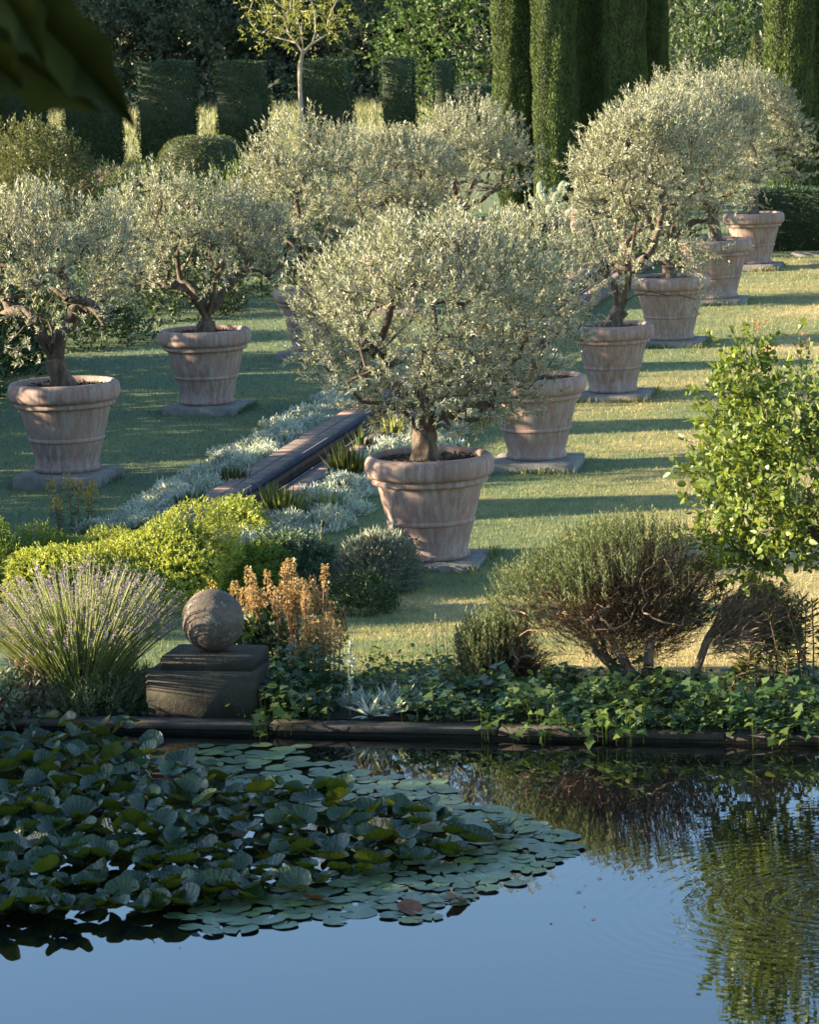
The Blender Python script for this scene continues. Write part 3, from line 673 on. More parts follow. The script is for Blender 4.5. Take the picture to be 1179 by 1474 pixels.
# lavender
def lavender():
    rg = np.random.default_rng(41); P = at(118, 1018); t = empty('lavender', P, 0, 'big lavender bush with faded purple spikes on arching pale stems by the pond', 'lavender')
    stem = Acc(); fl = Acc(); lf = Acc(); n = 760
    th = rg.random(n)*6.283; rr = np.sqrt(rg.random(n)); tilt = rr*.95+rg.normal(size=n)*.05
    Ln = rg.uniform(.58, .84, n)*(1-.12*rr)
    for i in range(n):
        dirn = np.array([math.cos(th[i]), math.sin(th[i]), 0]); b = dirn*rr[i]*.16+np.array([0, 0, .05])
        k = 7; s = np.linspace(0, 1, k); ang = tilt[i]*(.55+.5*s)
        st = np.stack([np.sin(ang), np.cos(ang)], -1)*Ln[i]/(k-1); ac = np.cumsum(st, 0)-st[0]
        pts = b+dirn[None]*ac[:, :1]+np.array([0, 0, 1.])[None]*ac[:, 1:2]
        pts[:, :2] += np.cumsum(rg.normal(size=(k, 2))*.004, 0)
        tube(stem, pts, np.linspace(.0042, .0026, k), 3, False)
        tip = pts[-1]; d = nrm(pts[-1]-pts[-2]); q = 11; hh = np.linspace(-.01, .06, q)*rg.uniform(.8, 1.2)
        leaves(fl, rg, tip+d*hh[:, None], d*.8+rdir(rg, q)*.8, .014, .008)
    B = rdir(rg, 1500); B[:, 2] = np.abs(B[:, 2]); k = rg.random(1500)**.4
    Bp = B*np.array([.4, .38, .26])*k[:, None]; D = nrm(B*.6+np.array([0, 0, .8]))
    twigs(lf, rg, Bp, D, .13, 7, .04, .005, BLADE, .5)
    obj('stem', stem.mesh('stem', M['lavstem'], True), t); obj('flower_spike', fl.mesh('flower_spike', M['lavflower']), t); obj('foliage', lf.mesh('foliage', M['lavleaf']), t)
lavender()

# stone ball on a two-tier pedestal
def ball():
    rg = np.random.default_rng(43); P = at(290, 1036, KERB_Z); x, y = P[0], P[1]+.34
    t = empty('stone_pedestal', (x, y, BED_Z), 0, 'dark mossy two-tier stone pedestal at the pond edge under the ball', 'pedestal')
    a = Acc(); box(a, -.35, .32, -.3, .16, 0, .29, .02); me = a.mesh('base_block', M['pedestal']); obj('base_block', me, t)
    a = Acc(); box(a, -.27, .29, -.25, .14, .29, .37, .015); obj('cap_block', a.mesh('cap_block', M['pedestal']), t)
    n1, n2 = 40, 64; a = Acc(); ph = np.linspace(-math.pi/2, math.pi/2, n1); prof = [(max(.0005, math.cos(p)*.184), math.sin(p)*.184) for p in ph]
    lathe(a, prof, n2); V = np.concatenate(a.V); nn = nrm(V)
    V *= (1+.003*np.sin(nn@np.array([7., 3, 5])*2)+.003*rg.normal(size=len(V)))[:, None]; a.V = [V]
    o = obj('stone_ball', a.mesh('stone_ball', M['ballstone'], True), loc=(x+.005, y-.05, BED_Z+.37+.181)); tag(o, 'weathered brown stone ball resting on the mossy pedestal', 'stone ball')
    return x, y
BX, BY = ball()

# euphorbia: stalks with orange-brown heads
def euphorbia(label, px, spots, hmin, hmax, seed, fmat='euphflower', head=.16, leafn=9, group='euphorbias with dry flower heads', headr=.03):
    rg = np.random.default_rng(seed); P = at(*px); t = empty('euphorbia', P, 0, label, 'euphorbia', group)
    st = Acc(); fl = Acc(); lf = Acc()
    for (dx, dy, h) in spots:
        b = np.array([dx*.75, dy, 0]); top = np.array([dx+rg.normal()*.015, dy+rg.normal()*.015, h]); k = 6; s = np.linspace(0, 1, k)[:, None]
        pts = b*(1-s)+top*s+rg.normal(size=(k, 3))*.004; st = Acc(); tube(st, pts, np.linspace(.006, .003, k), 5); so_ = obj('stalk', st.mesh('stalk', M['redstalk'], True), t)
        hl = head*rg.uniform(.75, 1.25); n = int(62*hl/.16)
        z = rg.random(n); ang = rg.random(n)*6.28; rad = headr*(.5+.6*np.sin(np.pi*np.clip(z*.85+.15, 0, 1)))*(.7+.5*rg.random(n))
        C = top+np.stack([np.cos(ang)*rad, np.sin(ang)*rad, (z-1)*hl+.02], -1)
        m = 3; fl = Acc()
        for q in range(m):
            leaves(fl, rg, C, np.stack([np.cos(ang), np.sin(ang), np.full(n, .7)], -1)+rdir(rg, n)*.8, .017, .013, OVAL)
        obj('flower_head', fl.mesh('flower_head', M[fmat]), so_)
        n = leafn*2; z = rg.random(n)*.7+.08; ang = rg.random(n)*6.28
        leaves(lf, rg, b*(1-z[:, None])+top*z[:, None]*np.array([1, 1, .85]), np.stack([np.cos(ang), np.sin(ang), rg.normal(size=n)*.3], -1), .06, .011)
    obj('foliage', lf.mesh('foliage', M['euphleaf']), t)
rg = np.random.default_rng(5)
sp = [(rg.uniform(-.42, .32), rg.uniform(-.22, .25), 0) for _ in range(38)]
sp = [(x, y, .66-.22*max(0, x)/.3-.1*(x < -.3)+rg.normal()*.07+y*.1) for x, y, _ in sp]
euphorbia('wide clump of euphorbia with many orange-brown flower heads right of the stone ball', (436, 985), sp, 0, 0, 51, head=.2, headr=.019)
euphorbia('small euphorbia with rusty hanging heads low in front of the big orange clump', (450, 1008), [(rg.uniform(-.08, .2), rg.uniform(-.05, .05), rg.uniform(.36, .5)) for _ in range(9)], 0, 0, 52, head=.2, headr=.024)
euphorbia('small euphorbia with four yellow-orange heads below the left-hand pot', (108, 765), [(-.19, 0, .42), (-.06, .05, .46), (.05, -.03, .41), (.16, 0, .4), (-.1, -.1, .3), (.1, .1, .34)], 0, 0, 53, 'euphyellow', head=.12, leafn=20, headr=.034)
euphorbia('few yellow euphorbia heads peeping up right behind the stone ball', (322, 950), [(-.05, 0, .5), (.1, .03, .47), (-.2, .1, .4), (.16, .1, .42)], 0, 0, 54, 'euphyellow', .07, headr=.03)

# ivy and other cover along the pond edge
def cover(name, label, cat, areas, mat, L, n, seed, tpl=IVY, hgt=.12, up=(0, -.25, 1), roll=.6, W=.9):
    rg = np.random.default_rng(seed); a = Acc()
    tot = sum(q[5] for q in areas)
    for (x0, x1, y0, y1, h, wt) in areas:
        x0, x1, y0, y1 = x0*KS, x1*KS, y0-17.22+KY, y1-17.22+KY
        k = int(n*wt/tot); X = rg.uniform(x0, x1, k); Y = rg.uniform(y0, y1, k)
        H = h*rg.random(k)**.6*(.65+.35*np.sin(X*9+1)*np.sin(Y*7+X*3))
        zb = np.where(Y < KY-.05, WATER_Z+.02, np.where(Y < KY+.16, KERB_Z, zg(Y)))
        P = np.stack([X, Y, zb+.01+H], -1)
        D = np.stack([rg.normal(size=k), rg.normal(size=k)-.5, rg.normal(size=k)*.35-.15], -1)
        ll = L*rg.uniform(.6, 1.35, k); leaves(a, rg, P, D, ll, ll*W, tpl, up=np.broadcast_to(np.array(up, float), (k, 3)), roll=roll)
        q = rg.random(k) < .4
        strips(a, rg, P[q], np.broadcast_to(np.array([0, .1, -1.]), (q.sum(), 3)), H[q]+.02, .004)
    return tag(obj(name, a.mesh(name, M[mat])), label, cat, kind='stuff')
cover('ivy', 'dark green ivy spreading along the pond edge under the rosemary and round the pedestal', 'ivy',
      [(-4.15, -1.2, 17.3, 17.9, .26, 6), (-3.75, -1.3, 17.8, 18.6, .16, 2.6), (-3.2, -.9, 17.15, 17.4, .14, 2), (-5.0, -4.55, 17.25, 17.9, .3, 1.2), (-4.95, -4.7, 17.35, 17.8, .55, .8), (-6.7, -5.7, 17.35, 18.2, .2, 1.2), (-4.5, -3.9, 17.5, 18.3, .12, .7)], 'ivy', .056, 5400, 61)
cover('hanging_ivy', 'ivy trails with pale leaves hanging over the kerb towards the water', 'ivy',
      [(-3.6, -3.1, 17.0, 17.2, .2, .6), (-2.95, -2.6, 17.02, 17.25, .34, .9), (-4.98, -4.75, 17.0, 17.2, .18, .5), (-2.0, -1.2, 17.0, 17.3, .25, .9)], 'greenplant', .055, 190, 62)
cover('low_green_plants', 'low fresh green ground plants between the silver plant and the lawn', 'ground cover',
      [(-4.7, -3.6, 17.8, 19.0, .16, 2), (-4.0, -3.3, 17.5, 18.4, .2, 1)], 'greenplant', .045, 1300, 63, OVAL, W=.6)
lowbush('ivy_mound', 'glossy ivy mound climbing beside the stone ball', 'ivy', (375, 985), .42, .42, 'ivy', .065, .055, 150, 64, IVY, per=5, tw=.16)
lowbush('ivy_mound', 'low ivy leaves creeping over the right corner of the mossy pedestal', 'ivy', (352, 1030), .3, .3, 'ivy', .055, .048, 70, 67, IVY, per=4, tw=.12)
lowbush('purple_sage', 'dull purple-leaved plant at the foot of the lavender', 'plant', (45, 1030), .45, .3, 'russet', .05, .025, 120, 65, OVAL, per=6)
lowbush('grey_leaf_plant', 'grey-green leafy plant at the left edge below the lavender', 'plant', (-5, 1035), .4, .3, 'sage', .05, .02, 140, 66, OVAL, per=6)

# silver plants along the rill
def mat_of_silver(name, label, x0, x1, y0, y1, n, seed):
    rg = np.random.default_rng(seed); a = Acc(); Y = y0+(y1-y0)*rg.random(n)**1.25; t = rg.random(n); wob = .1*np.sin(Y*3.1+seed)+.07*np.sin(Y*7.3)
    out = x1 < RX
    X = x0+(x1-x0)*t+(wob*(1-t) if out else wob*t); e = np.sin(np.pi*np.clip(t, .04, .96))
    P = np.stack([X, Y, zg(Y)+e*(.09+.06*np.sin(X*11)*np.sin(Y*6.7))*(.75+.5*rg.random(n))], -1)
    D = nrm(np.stack([rg.normal(size=n)*.5, rg.normal(size=n)*.5, .7*np.ones(n)], -1))
    twigs(a, rg, P-D*.03, D, rg.uniform(.04, .09, n), 6, .05, .014, OVAL, .9)
    tag(obj(name, a.mesh(name, M['silver'])), label, 'ground cover', kind='stuff')
mat_of_silver('silver_groundcover', 'silvery carpet of small leaves between the shaded lawn and the brick rill', -8.12, -7.36, 23.2, 34, 7500, 71)
mat_of_silver('silver_groundcover', 'silvery carpet of small leaves along the right side of the brick rill', -6.8, -6.05, 21.6, 34, 7500, 72)
def tuft(label, px, h, mat, seed, n=60, w=.1, group='grass tufts along the rill', P=None):
    rg = np.random.default_rng(seed); P = at(*px) if P is None else P; a = Acc()
    n = n*2; th = rg.random(n)*6.28; tl = rg.random(n)*.6
    D = np.stack([np.cos(th)*np.sin(tl), np.sin(th)*np.sin(tl), np.cos(tl)], -1)
    B = np.stack([np.cos(th), np.sin(th), 0*th], -1)*(w*.5*rg.random(n))[:, None]
    leaves(a, rg, B, D, 1.05*h*rg.uniform(.4, 1.15, n), .006, BLADE)
    tag(obj('grass_tuft', a.mesh('grass_tuft', M[mat]), loc=P), label, 'grass tuft', group)
tuft('dark green grass tuft in the left silver carpet, nearer the lawn edge', (272, 745), .22, 'tuft', 81, 90, .16)
tuft('dark green grass tuft in the left silver carpet beside the kerb', (338, 708), .22, 'tuft', 82, 80, .14)
tuft('yellow-green grass tuft against the near side of the rill below the dark kerb', (405, 752), .3, 'limegrass', 83, 120, .25)
tuft('tall yellow-green grass tuft beside the right kerb of the rill, left of the front pot', (500, 695), .34, 'limegrass', 84, 120, .18)
tuft('pale lime grass tuft in the silver carpet close to the front pot', (450, 745), .22, 'limegrass', 85, 110, .4)
tuft('yellow-green grass tuft under the olive, by the far part of the rill', (565, 640), .28, 'limegrass', 86, 90, .2)
tuft('thin upright green shoot growing in the rill channel', (521, 660), .3, 'tuft', 87, 18, .04)
tuft('green grass tuft at the end of the left kerb next to the yellow shrub', (352, 745), .15, 'tuft', 88, 70, .16)
# silver-leaved plant with flower spike at the pond edge
def silverplant(label, px, r, seed, spike=None):
    rg = np.random.default_rng(seed); P = at(*px, KERB_Z); t = empty('silver_plant', P, 0, label, 'plant', 'silver-leaved plants by the pond'); a = Acc()
    for k in range(9):
        c = np.array([rg.normal()*r*.45, rg.normal()*r*.25, .02]); n = 24; th = rg.random(n)*6.28; el = rg.uniform(.0, 1.2, n)
        D = np.stack([np.cos(th)*np.cos(el), np.sin(th)*np.cos(el), np.sin(el)], -1)
        leaves(a, rg, np.repeat(c[None], n, 0)+D*.02, D, rg.uniform(.06, .16, n), rg.uniform(.01, .019, n), OVAL, up=np.broadcast_to((0, 0, 1.), (n, 3)))
    obj('leaf_rosette', a.mesh('leaf_rosette', M['silver']), t)
    if spike:
        b = Acc(); s = Acc(); h = spike; n = 90; z = rg.random(n)*h*.75+h*.25
        tube(s, [(-.1, 0, 0), (-.1, 0, h*.5), (-.08, 0, h)], [.007, .006, .004], 5)
        leaves(b, rg, np.stack([-.1+.02*z/h, 0*z, z], -1), rdir(rg, n)+np.array([0, 0, .5]), .035, .012, OVAL)
        obj('flower_spike', b.mesh('flower_spike', M['silver']), t); obj('stalk', s.mesh('stalk', M['stalk'], True), t)
silverplant('silver-leaved plant with a tall woolly spike at the pond edge', (528, 1030), .3, 91, .42)
silverplant('small silver-leaved plant beside the ivy right of the tall woolly spike', (600, 1022), .16, 92)

# rosemary bushes
def rosemary(name, label, px, c, r, trunks, n, seed, natt, top=.0, upw=.9, group=None, dry=5.0, shoot=(.08, .2), zmin=-.35):
    rg = np.random.default_rng(seed); P = at(*px); t = empty(name, P, 0, label, 'bush', group); f = lobes(rg, 12, .3, 4)
    w = Acc(); dl = Acc(); gl = Acc(); per = natt//len(trunks)
    A, u = crown_pts(rg, natt, c, r, f, .5, .5, zmin)
    near = np.argmin(np.linalg.norm(A[:, None, :2]-np.array([q[-1][:2] for q in trunks])[None], axis=2), 1)
    for k, q in enumerate(trunks):
        if (near == k).any(): grow(rg, w, tr(*q), A[near == k], .032, .0038, .05, 6, 1.2, .008, .0, .12, [np.array(q[-1])+np.array([.22*math.cos(z)*r[0]/.54, .2*math.sin(z), r[2]*.55]) for z in (.3, 1.6, 2.9, 4.2, 5.3)])
    # dry inner twigs: fine, fanning outwards
    m = int(n*dry); B, v = crown_pts(rg, m, np.array(c)-np.array([0, 0, r[2]*.12]), np.array(r)*np.array([.95, .95, 1.1]), f, .25, .6, -1); B[:, 2] = np.maximum(B[:, 2], .05+.05*rg.random(len(B))); kk = (B[:, 2] > c[2]-r[2]*.35) | (B[:, 1] > .12) | (rg.random(len(B)) < .12); B = B[kk]; m = len(B)
    base = np.array([q[-1] for q in trunks])[rg.integers(0, len(trunks), m)]*np.array([1, 1, .5])
    D = nrm(nrm(B-base)*.9+rg.normal(size=(m, 3))*.2)
    twigs(dl, rg, B-D*.1, D, rg.uniform(.08, .18, m), 5, .022, .0035, BLADE, .45, dl, .0032)
    m = n; B, v = crown_pts(rg, m*4, c, r, f, .88, .5, zmin)
    keep = rg.random(len(B)) < np.clip(top+v[:, 2]*.95-.7*v[:, 0]-.36, .0, 1); B, v = B[keep][:m], v[keep][:m]; m = len(B)
    D = nrm(v*.4+np.array([0, 0, upw])+rg.normal(size=(m, 3))*.2)
    twigs(gl, rg, B-D*.05, D, rg.uniform(*shoot, m), 13, .024, .005, BLADE, .6, gl, .003)
    obj('branch', w.mesh('branch', M['rosebark'], True), t); obj('dry_twigs', dl.mesh('dry_twigs', M['rosedry']), t); obj('foliage', gl.mesh('foliage', M['rosetop']), t)
rosemary('rosemary_bush', 'big dome-shaped rosemary bush with bare brown branches and green shoot tips', (905, 985), (.0, .05, .5), (.56, .5, .34),
         [((.05, 0, -.02), (.0, 0, .1), (-.06, 0, .22)), ((.1, .05, -.02), (.12, .05, .12), (.13, .05, .25)), ((-.02, .1, -.02), (-.12, .1, .1), (-.22, .1, .2))], 1300, 95, 230, group='rosemary bushes')
rosemary('rosemary_bush', 'low rosemary lobe with upright tips left of the big dome', (722, 985), (-.02, 0, .14), (.23, .26, .2),
         [((0, 0, -.02), (.0, 0, .06)), ((.1, 0, -.02), (.08, 0, .06))], 600, 96, 60, top=.45, upw=1.5, group='rosemary bushes')
def dryfan():
    rg = np.random.default_rng(97); P = at(992, 985); t = empty('dry_rosemary', P, 0, 'bare brown fan of dry rosemary twigs leaning right of the big dome', 'bush', 'rosemary bushes'); w = Acc(); d = Acc()
    tk = [np.array(q) for q in ((0, 0, -.02), (.06, -.03, .12), (.12, -.03, .27), (.19, 0, .38))]
    f = lobes(rg, 8, .2, 3); A, u = crown_pts(rg, 110, (.42, .05, .36), (.27, .28, .26), f, .35, .5, -.5)
    grow(rg, w, tk, A, .024, .004, .06, 6, 1.2, .008, .0, .1)
    n = 1500; B, u = crown_pts(rg, n, (.42, .05, .36), (.27, .28, .26), f, .2, .6, -.6); D = nrm(B-np.array([.08, 0, .2])+rg.normal(size=B.shape)*.04)
    twigs(d, rg, B-D*.1, D, rg.uniform(.1, .2, n), 4, .045, .0045, BLADE, .3, d, .003)
    obj('branch', w.mesh('branch', M['rosebark'], True), t); obj('dry_twigs', d.mesh('dry_twigs', M['drysunlit']), t)
dryfan()
def whorls(label, px, n, seed, w=.3, h=.35):
    rg = np.random.default_rng(seed); P = at(*px); t = empty('spurge', P, 0, label, 'plant', 'leafy spurges at the right'); s = Acc(); a = Acc()
    for i in range(n):
        b = np.array([rg.normal()*w*.3, rg.normal()*w*.3, 0]); tp = b+np.array([rg.normal()*.06, rg.normal()*.06, h*rg.uniform(.6, 1.1)])
        tube(s, [b, (b+tp)/2+rg.normal(size=3)*.01, tp], [.006, .005, .004], 5); m = 44; z = rg.random(m)**.6; th = rg.random(m)*6.28
        leaves(a, rg, b+(tp-b)*(.3+.7*z)[:, None], np.stack([np.cos(th), np.sin(th), z*1.0-.2], -1), .07, .013)
    obj('stalk', s.mesh('stalk', M['redstalk'], True), t); obj('foliage', a.mesh('foliage', M['privet']), t)
whorls('tall leafy spurge with yellowish whorled leaves at the right edge below the shrub', (1160, 985), 14, 98, .4, .5)
whorls('lower leafy spurge in front of the dry brown twigs', (1085, 1000), 9, 99, .3, .28)
def drystems(label, px, n, h, seed):
    rg = np.random.default_rng(seed); P = at(*px); t = empty('dry_grass', P, 0, label, 'grass stems', 'dry grass stems'); a = Acc(); b = Acc()
    for i in range(n):
        th = rg.random()*6.28; l = rg.uniform(.1, .4); tp = np.array([math.cos(th)*l*h*.7, math.sin(th)*l*h*.7, h*rg.uniform(.6, 1)])
        o_ = np.array([rg.normal()*.1, rg.normal()*.05, 0]); tube(a, [o_, o_+tp*.5+np.array([0, 0, .03]), o_+tp], [.003, .0025, .0015], 3)
        m = 8; leaves(b, rg, o_+tp-np.linspace(0, .08, m)[:, None]*nrm(tp), nrm(tp)+rdir(rg, m)*.3, .02, .006)
    obj('stem', a.mesh('stem', M['drystalk']), t); obj('seed_head', b.mesh('seed_head', M['drystalk']), t)
drystems('thin dry grass stems standing left of the low rosemary lobe', (655, 975), 9, .45, 101)
drystems('thin dry grass stems leaning over the left rill kerb', (370, 735), 4, .36, 102)
drystems('dry grass stems beside the front pot and sage', (470, 800), 5, .32, 103)

# fresh green shrub leaning in from the right
def right_shrub():
    rg = np.random.default_rng(111); P = at(1252, 985); t = empty('leafy_shrub', P, 0, 'fresh green leafy shrub with red shoot tips leaning in at the right edge', 'shrub')
    pm = F_PX/((P-np.array([0, 0, CAM_H]))@FW)
    def px(x, y): # offset in metres from the base as seen
        return np.array([(x-1252)/pm, 0, (985-y)/pm])
    wood = Acc(); lf = Acc(); tip = Acc(); f = lobes(rg, 12, .5, 4)
    A1, u1 = crown_pts(rg, 150, px(1185, 680), (.76, .62, .55), f, .3, .55, -1)
    A2, u2 = crown_pts(rg, 16, px(1075, 785), (.22, .2, .14), f, .3, .5, -1)
    A3, u3 = crown_pts(rg, 14, px(1085, 560), (.12, .14, .22), f, .2, .5, -1)
    A = np.concatenate([A1, A2, A3]); u = np.concatenate([u1, u2, u3])
    grow(rg, wood, [np.array([0, 0, -.03]), np.array([-.02, 0, .35]), np.array([-.08, 0, .7])], A, .035, .0035, .09, 6, 1.2, .015, .05, .25)
    idx = np.repeat(np.arange(len(A)), 12); n = len(idx)
    B = A[idx]+rg.normal(size=(n, 3))*.09; D = nrm(u[idx]*.5+rg.normal(size=(n, 3))*.6+np.array([0, 0, .35]))
    twigs(lf, rg, B, D, rg.uniform(.08, .18, n), 5, .045, .033, BROAD, .95, wood, .004, .25)
    for q in ((1100, 470), (1165, 495), (1110, 500)):
        b = px(q[0], q[1]+45); n = 5
        twigs(lf, rg, b+rg.normal(size=(n, 3))*.04, np.array([[0, 0, 1.]]*n)+rg.normal(size=(n, 3))*.2, .2, 6, .04, .03, BROAD, .8, wood, .004)
        leaves(tip, rg, px(*q)+rg.normal(size=(14, 3))*.025, rdir(rg, 14)+np.array([0, 0, .8]), .028, .014, OVAL)
    leaves(tip, rg, px(1053, 650)+rg.normal(size=(10, 3))*.03, rdir(rg, 10), .03, .018, OVAL)
    obj('branch', wood.mesh('branch', M['darkbark'], True), t); obj('foliage', lf.mesh('foliage', M['shrub']), t); obj('red_shoots', tip.mesh('red_shoots', M['redtip']), t)
right_shrub()

# ------------------------------------------------------------------ water lilies
def lily_leaf(seed, r, raised):
    rg = np.random.default_rng(seed); k = 26; a0 = .14; th = np.linspace(a0, 2*math.pi-a0, k)
    rad = r*(1-.1*np.cos(th)*0+.025*np.sin(3*th+rg.random()*6)); ctr = np.array([r*.12, 0, 0])
    cup = rg.uniform(.25, .7)*r if raised else .012*r; fold = rg.uniform(-.2, .9) if raised else 0
    V = [ctr]
    for ring in (.38, .72, 1.0):
        for t, q in zip(th, rad):
            x, y = q*ring*math.cos(t), q*ring*math.sin(t)
            z = cup*ring**2*(.4+.6*abs(math.sin(t)))+fold*abs(y)*.4*ring+ring**2*.05*r*math.sin(5*t+seed)*(1 if raised else .25)
            V.append(np.array([x, y, z]))
    V = np.array(V); F3 = [(0, 1+i, 2+i) for i in range(k-1)]; F4 = []
    for s in range(2):
        o = 1+s*k; F4 += [(o+i, o+k+i, o+k+i+1, o+i+1) for i in range(k-1)]
    a = Acc(); a.add(V, [F3, F4])
    if raised: tube(a, [(0, 0, 0), (.02, .01, -.1), (.03, .02, -.25)], [.004, .004, .004], 5)
    return a.mesh('water_lily_leaf' if raised else 'lily_pad', M['lily' if raised else 'pad'], True)
LM = [lily_leaf(200+i, 1, True) for i in range(9)]; FM = [lily_leaf(220+i, 1, False) for i in range(5)]
def in_poly(x, y, poly):
    c = False; j = len(poly)-1
    for i in range(len(poly)):
        xi, yi = poly[i]; xj, yj = poly[j]
        if (yi > y) != (yj > y) and x < (xj-xi)*(y-yi)/(yj-yi)+xi: c = not c
        j = i
    return c
MASS = [(-60, 1345), (-60, 1070), (60, 1062), (200, 1072), (235, 1110), (330, 1140), (400, 1160), (560, 1172), (660, 1190), (740, 1205), (720, 1225), (640, 1250), (520, 1268), (400, 1300), (280, 1318), (120, 1330)]
FRINGE = [(300, 1085), (430, 1080), (350, 1110), (330, 1130), (450, 1118), (560, 1128), (650, 1150), (660, 1175), (760, 1190), (825, 1215), (790, 1235), (735, 1250), (680, 1280), (610, 1305), (500, 1318), (390, 1318),
          (280, 1335), (290, 1310), (420, 1290), (560, 1262), (660, 1240), (720, 1215), (640, 1180), (500, 1160), (380, 1150), (290, 1120)]
def lilies():
    rg = np.random.default_rng(300); got = []; tries = 0
    while len(got) < 620 and tries < 90000:
        tries += 1; x, y = rg.uniform(-70, 760), rg.uniform(1050, 1345)
        if not in_poly(x, y, MASS): continue
        P = at(x, y, WATER_Z); r = .038+.055*rg.random()**1.2
        edge = min(1, max(0, (750-x)/250))*min(1, max(.15, (1330-.1*x-y)/60))
        if any((P[0]-q[0])**2+(P[1]-q[1])**2 < (.5*min(r, q[2]))**2 for q in got): continue
        h = rg.uniform(.0, .13)*(.25+.75*edge)+.025; az = rg.random()*6.28; tl = rg.uniform(.03, .55)*(.4+.6*edge)
        got.append((P[0], P[1], r, h, tl*math.cos(az)+.1, tl*math.sin(az), rg.random()*6.28, int(rg.integers(0, 9))))
    got.sort(key=lambda q: q[1]/q[2]**.5)
    rest = Acc()
    for n, (x, y, r, h, ex, ey, ez, v) in enumerate(got):
        if n < 300:
            o = obj('water_lily_leaf', LM[v], loc=(x, y, WATER_Z+h)); o.rotation_euler = (ex, ey, ez); o.scale = (r,)*3
            tag(o, 'dark green water lily leaf raised above the pond among the dense leaf mass', 'lily leaf', 'raised water lily leaves')
        else:
            mt = Matrix.LocRotScale(Vector((float(x), float(y), WATER_Z+float(h))), Matrix.Rotation(ez, 3, 'Z').to_euler(), None)
            from mathutils import Euler
            mt = np.array(Matrix.LocRotScale(Vector((float(x), float(y), WATER_Z+float(h))), Euler((ex, ey, ez)), Vector((r, r, r))))
            me = LM[v]; V = np.zeros(len(me.vertices)*3, np.float32); me.vertices.foreach_get('co', V); V = V.reshape(-1, 3)@mt[:3, :3].T+mt[:3, 3]
            by = {}
            for p in me.polygons: by.setdefault(len(p.vertices), []).append(tuple(p.vertices))
            rest.add(V, list(by.values()))
    if rest.n: tag(obj('water_lily_leaves', rest.mesh('water_lily_leaves', M['lilyfar'], True)), 'the farther water lily leaves at the back of the leaf mass by the kerb', 'lily leaves', kind='stuff')
    fl = []; tries = 0
    while len(fl) < 280 and tries < 60000:
        tries += 1; x, y = rg.uniform(240, 830), rg.uniform(1075, 1350)
        if not in_poly(x+rg.normal()*14, y+rg.normal()*9, FRINGE): continue
        P = at(x, y, WATER_Z); r = rg.uniform(.045, .09)
        if any((P[0]-q[0])**2+(P[1]-q[1])**2 < (.66*(r+q[2]))**2 for q in fl): continue
        fl.append((P[0], P[1], r))
        o = obj('lily_pad', FM[rg.integers(0, 5)], loc=(P[0], P[1], WATER_Z+.004+.009*rg.random())); o.rotation_euler = (rg.normal()*.03, rg.normal()*.03, rg.random()*6.28); o.scale = (r,)*3
        tag(o, 'flat pale grey-green lily pad floating at the fringe of the leaf mass', 'lily pad', 'floating lily pads')
    for (x, y, lb) in ((655, 1300, 'curled red-brown dead lily leaf floating at the right front fringe of the pads'), (455, 1300, 'dark brown dead leaf among the front pads'), (590, 1315, 'small dark dead leaf between floating pads near the front')):
        P = at(x, y, WATER_Z); o = obj('dead_leaf', None or LM[3].copy(), loc=(P[0], P[1], WATER_Z+.02)); o.data.materials.clear(); o.data.materials.append(M['deadleaf']); o.scale = (.07, .05, .05); o.rotation_euler = (.3, .2, x)
        tag(o, lb, 'dead leaf', 'dead leaves on the water')
lilies()
def debris():
    rg = np.random.default_rng(320); a = Acc(); n = 260; x = rg.uniform(250, 1150, n); y = rg.uniform(1090, 1380, n); keep = (y < 1200+rg.random(n)*190-.1*x) | (rg.random(n) < .06)
    P = np.array([at(p, q, WATER_Z+.003) for p, q in zip(x[keep], y[keep])]); k = len(P)
    leaves(a, rg, P, np.stack([rg.normal(size=k), rg.normal(size=k), 0*np.ones(k)], -1), rg.uniform(.01, .035, k), rg.uniform(.006, .014, k), OVAL, up=np.broadcast_to((0, 0, 1.), (k, 3)), roll=.05)
    tag(obj('floating_debris', a.mesh('floating_debris', M['deadleaf'])), 'bits of fallen leaf floating on the pond beside the lily pads', 'leaf litter', kind='stuff')
debris()

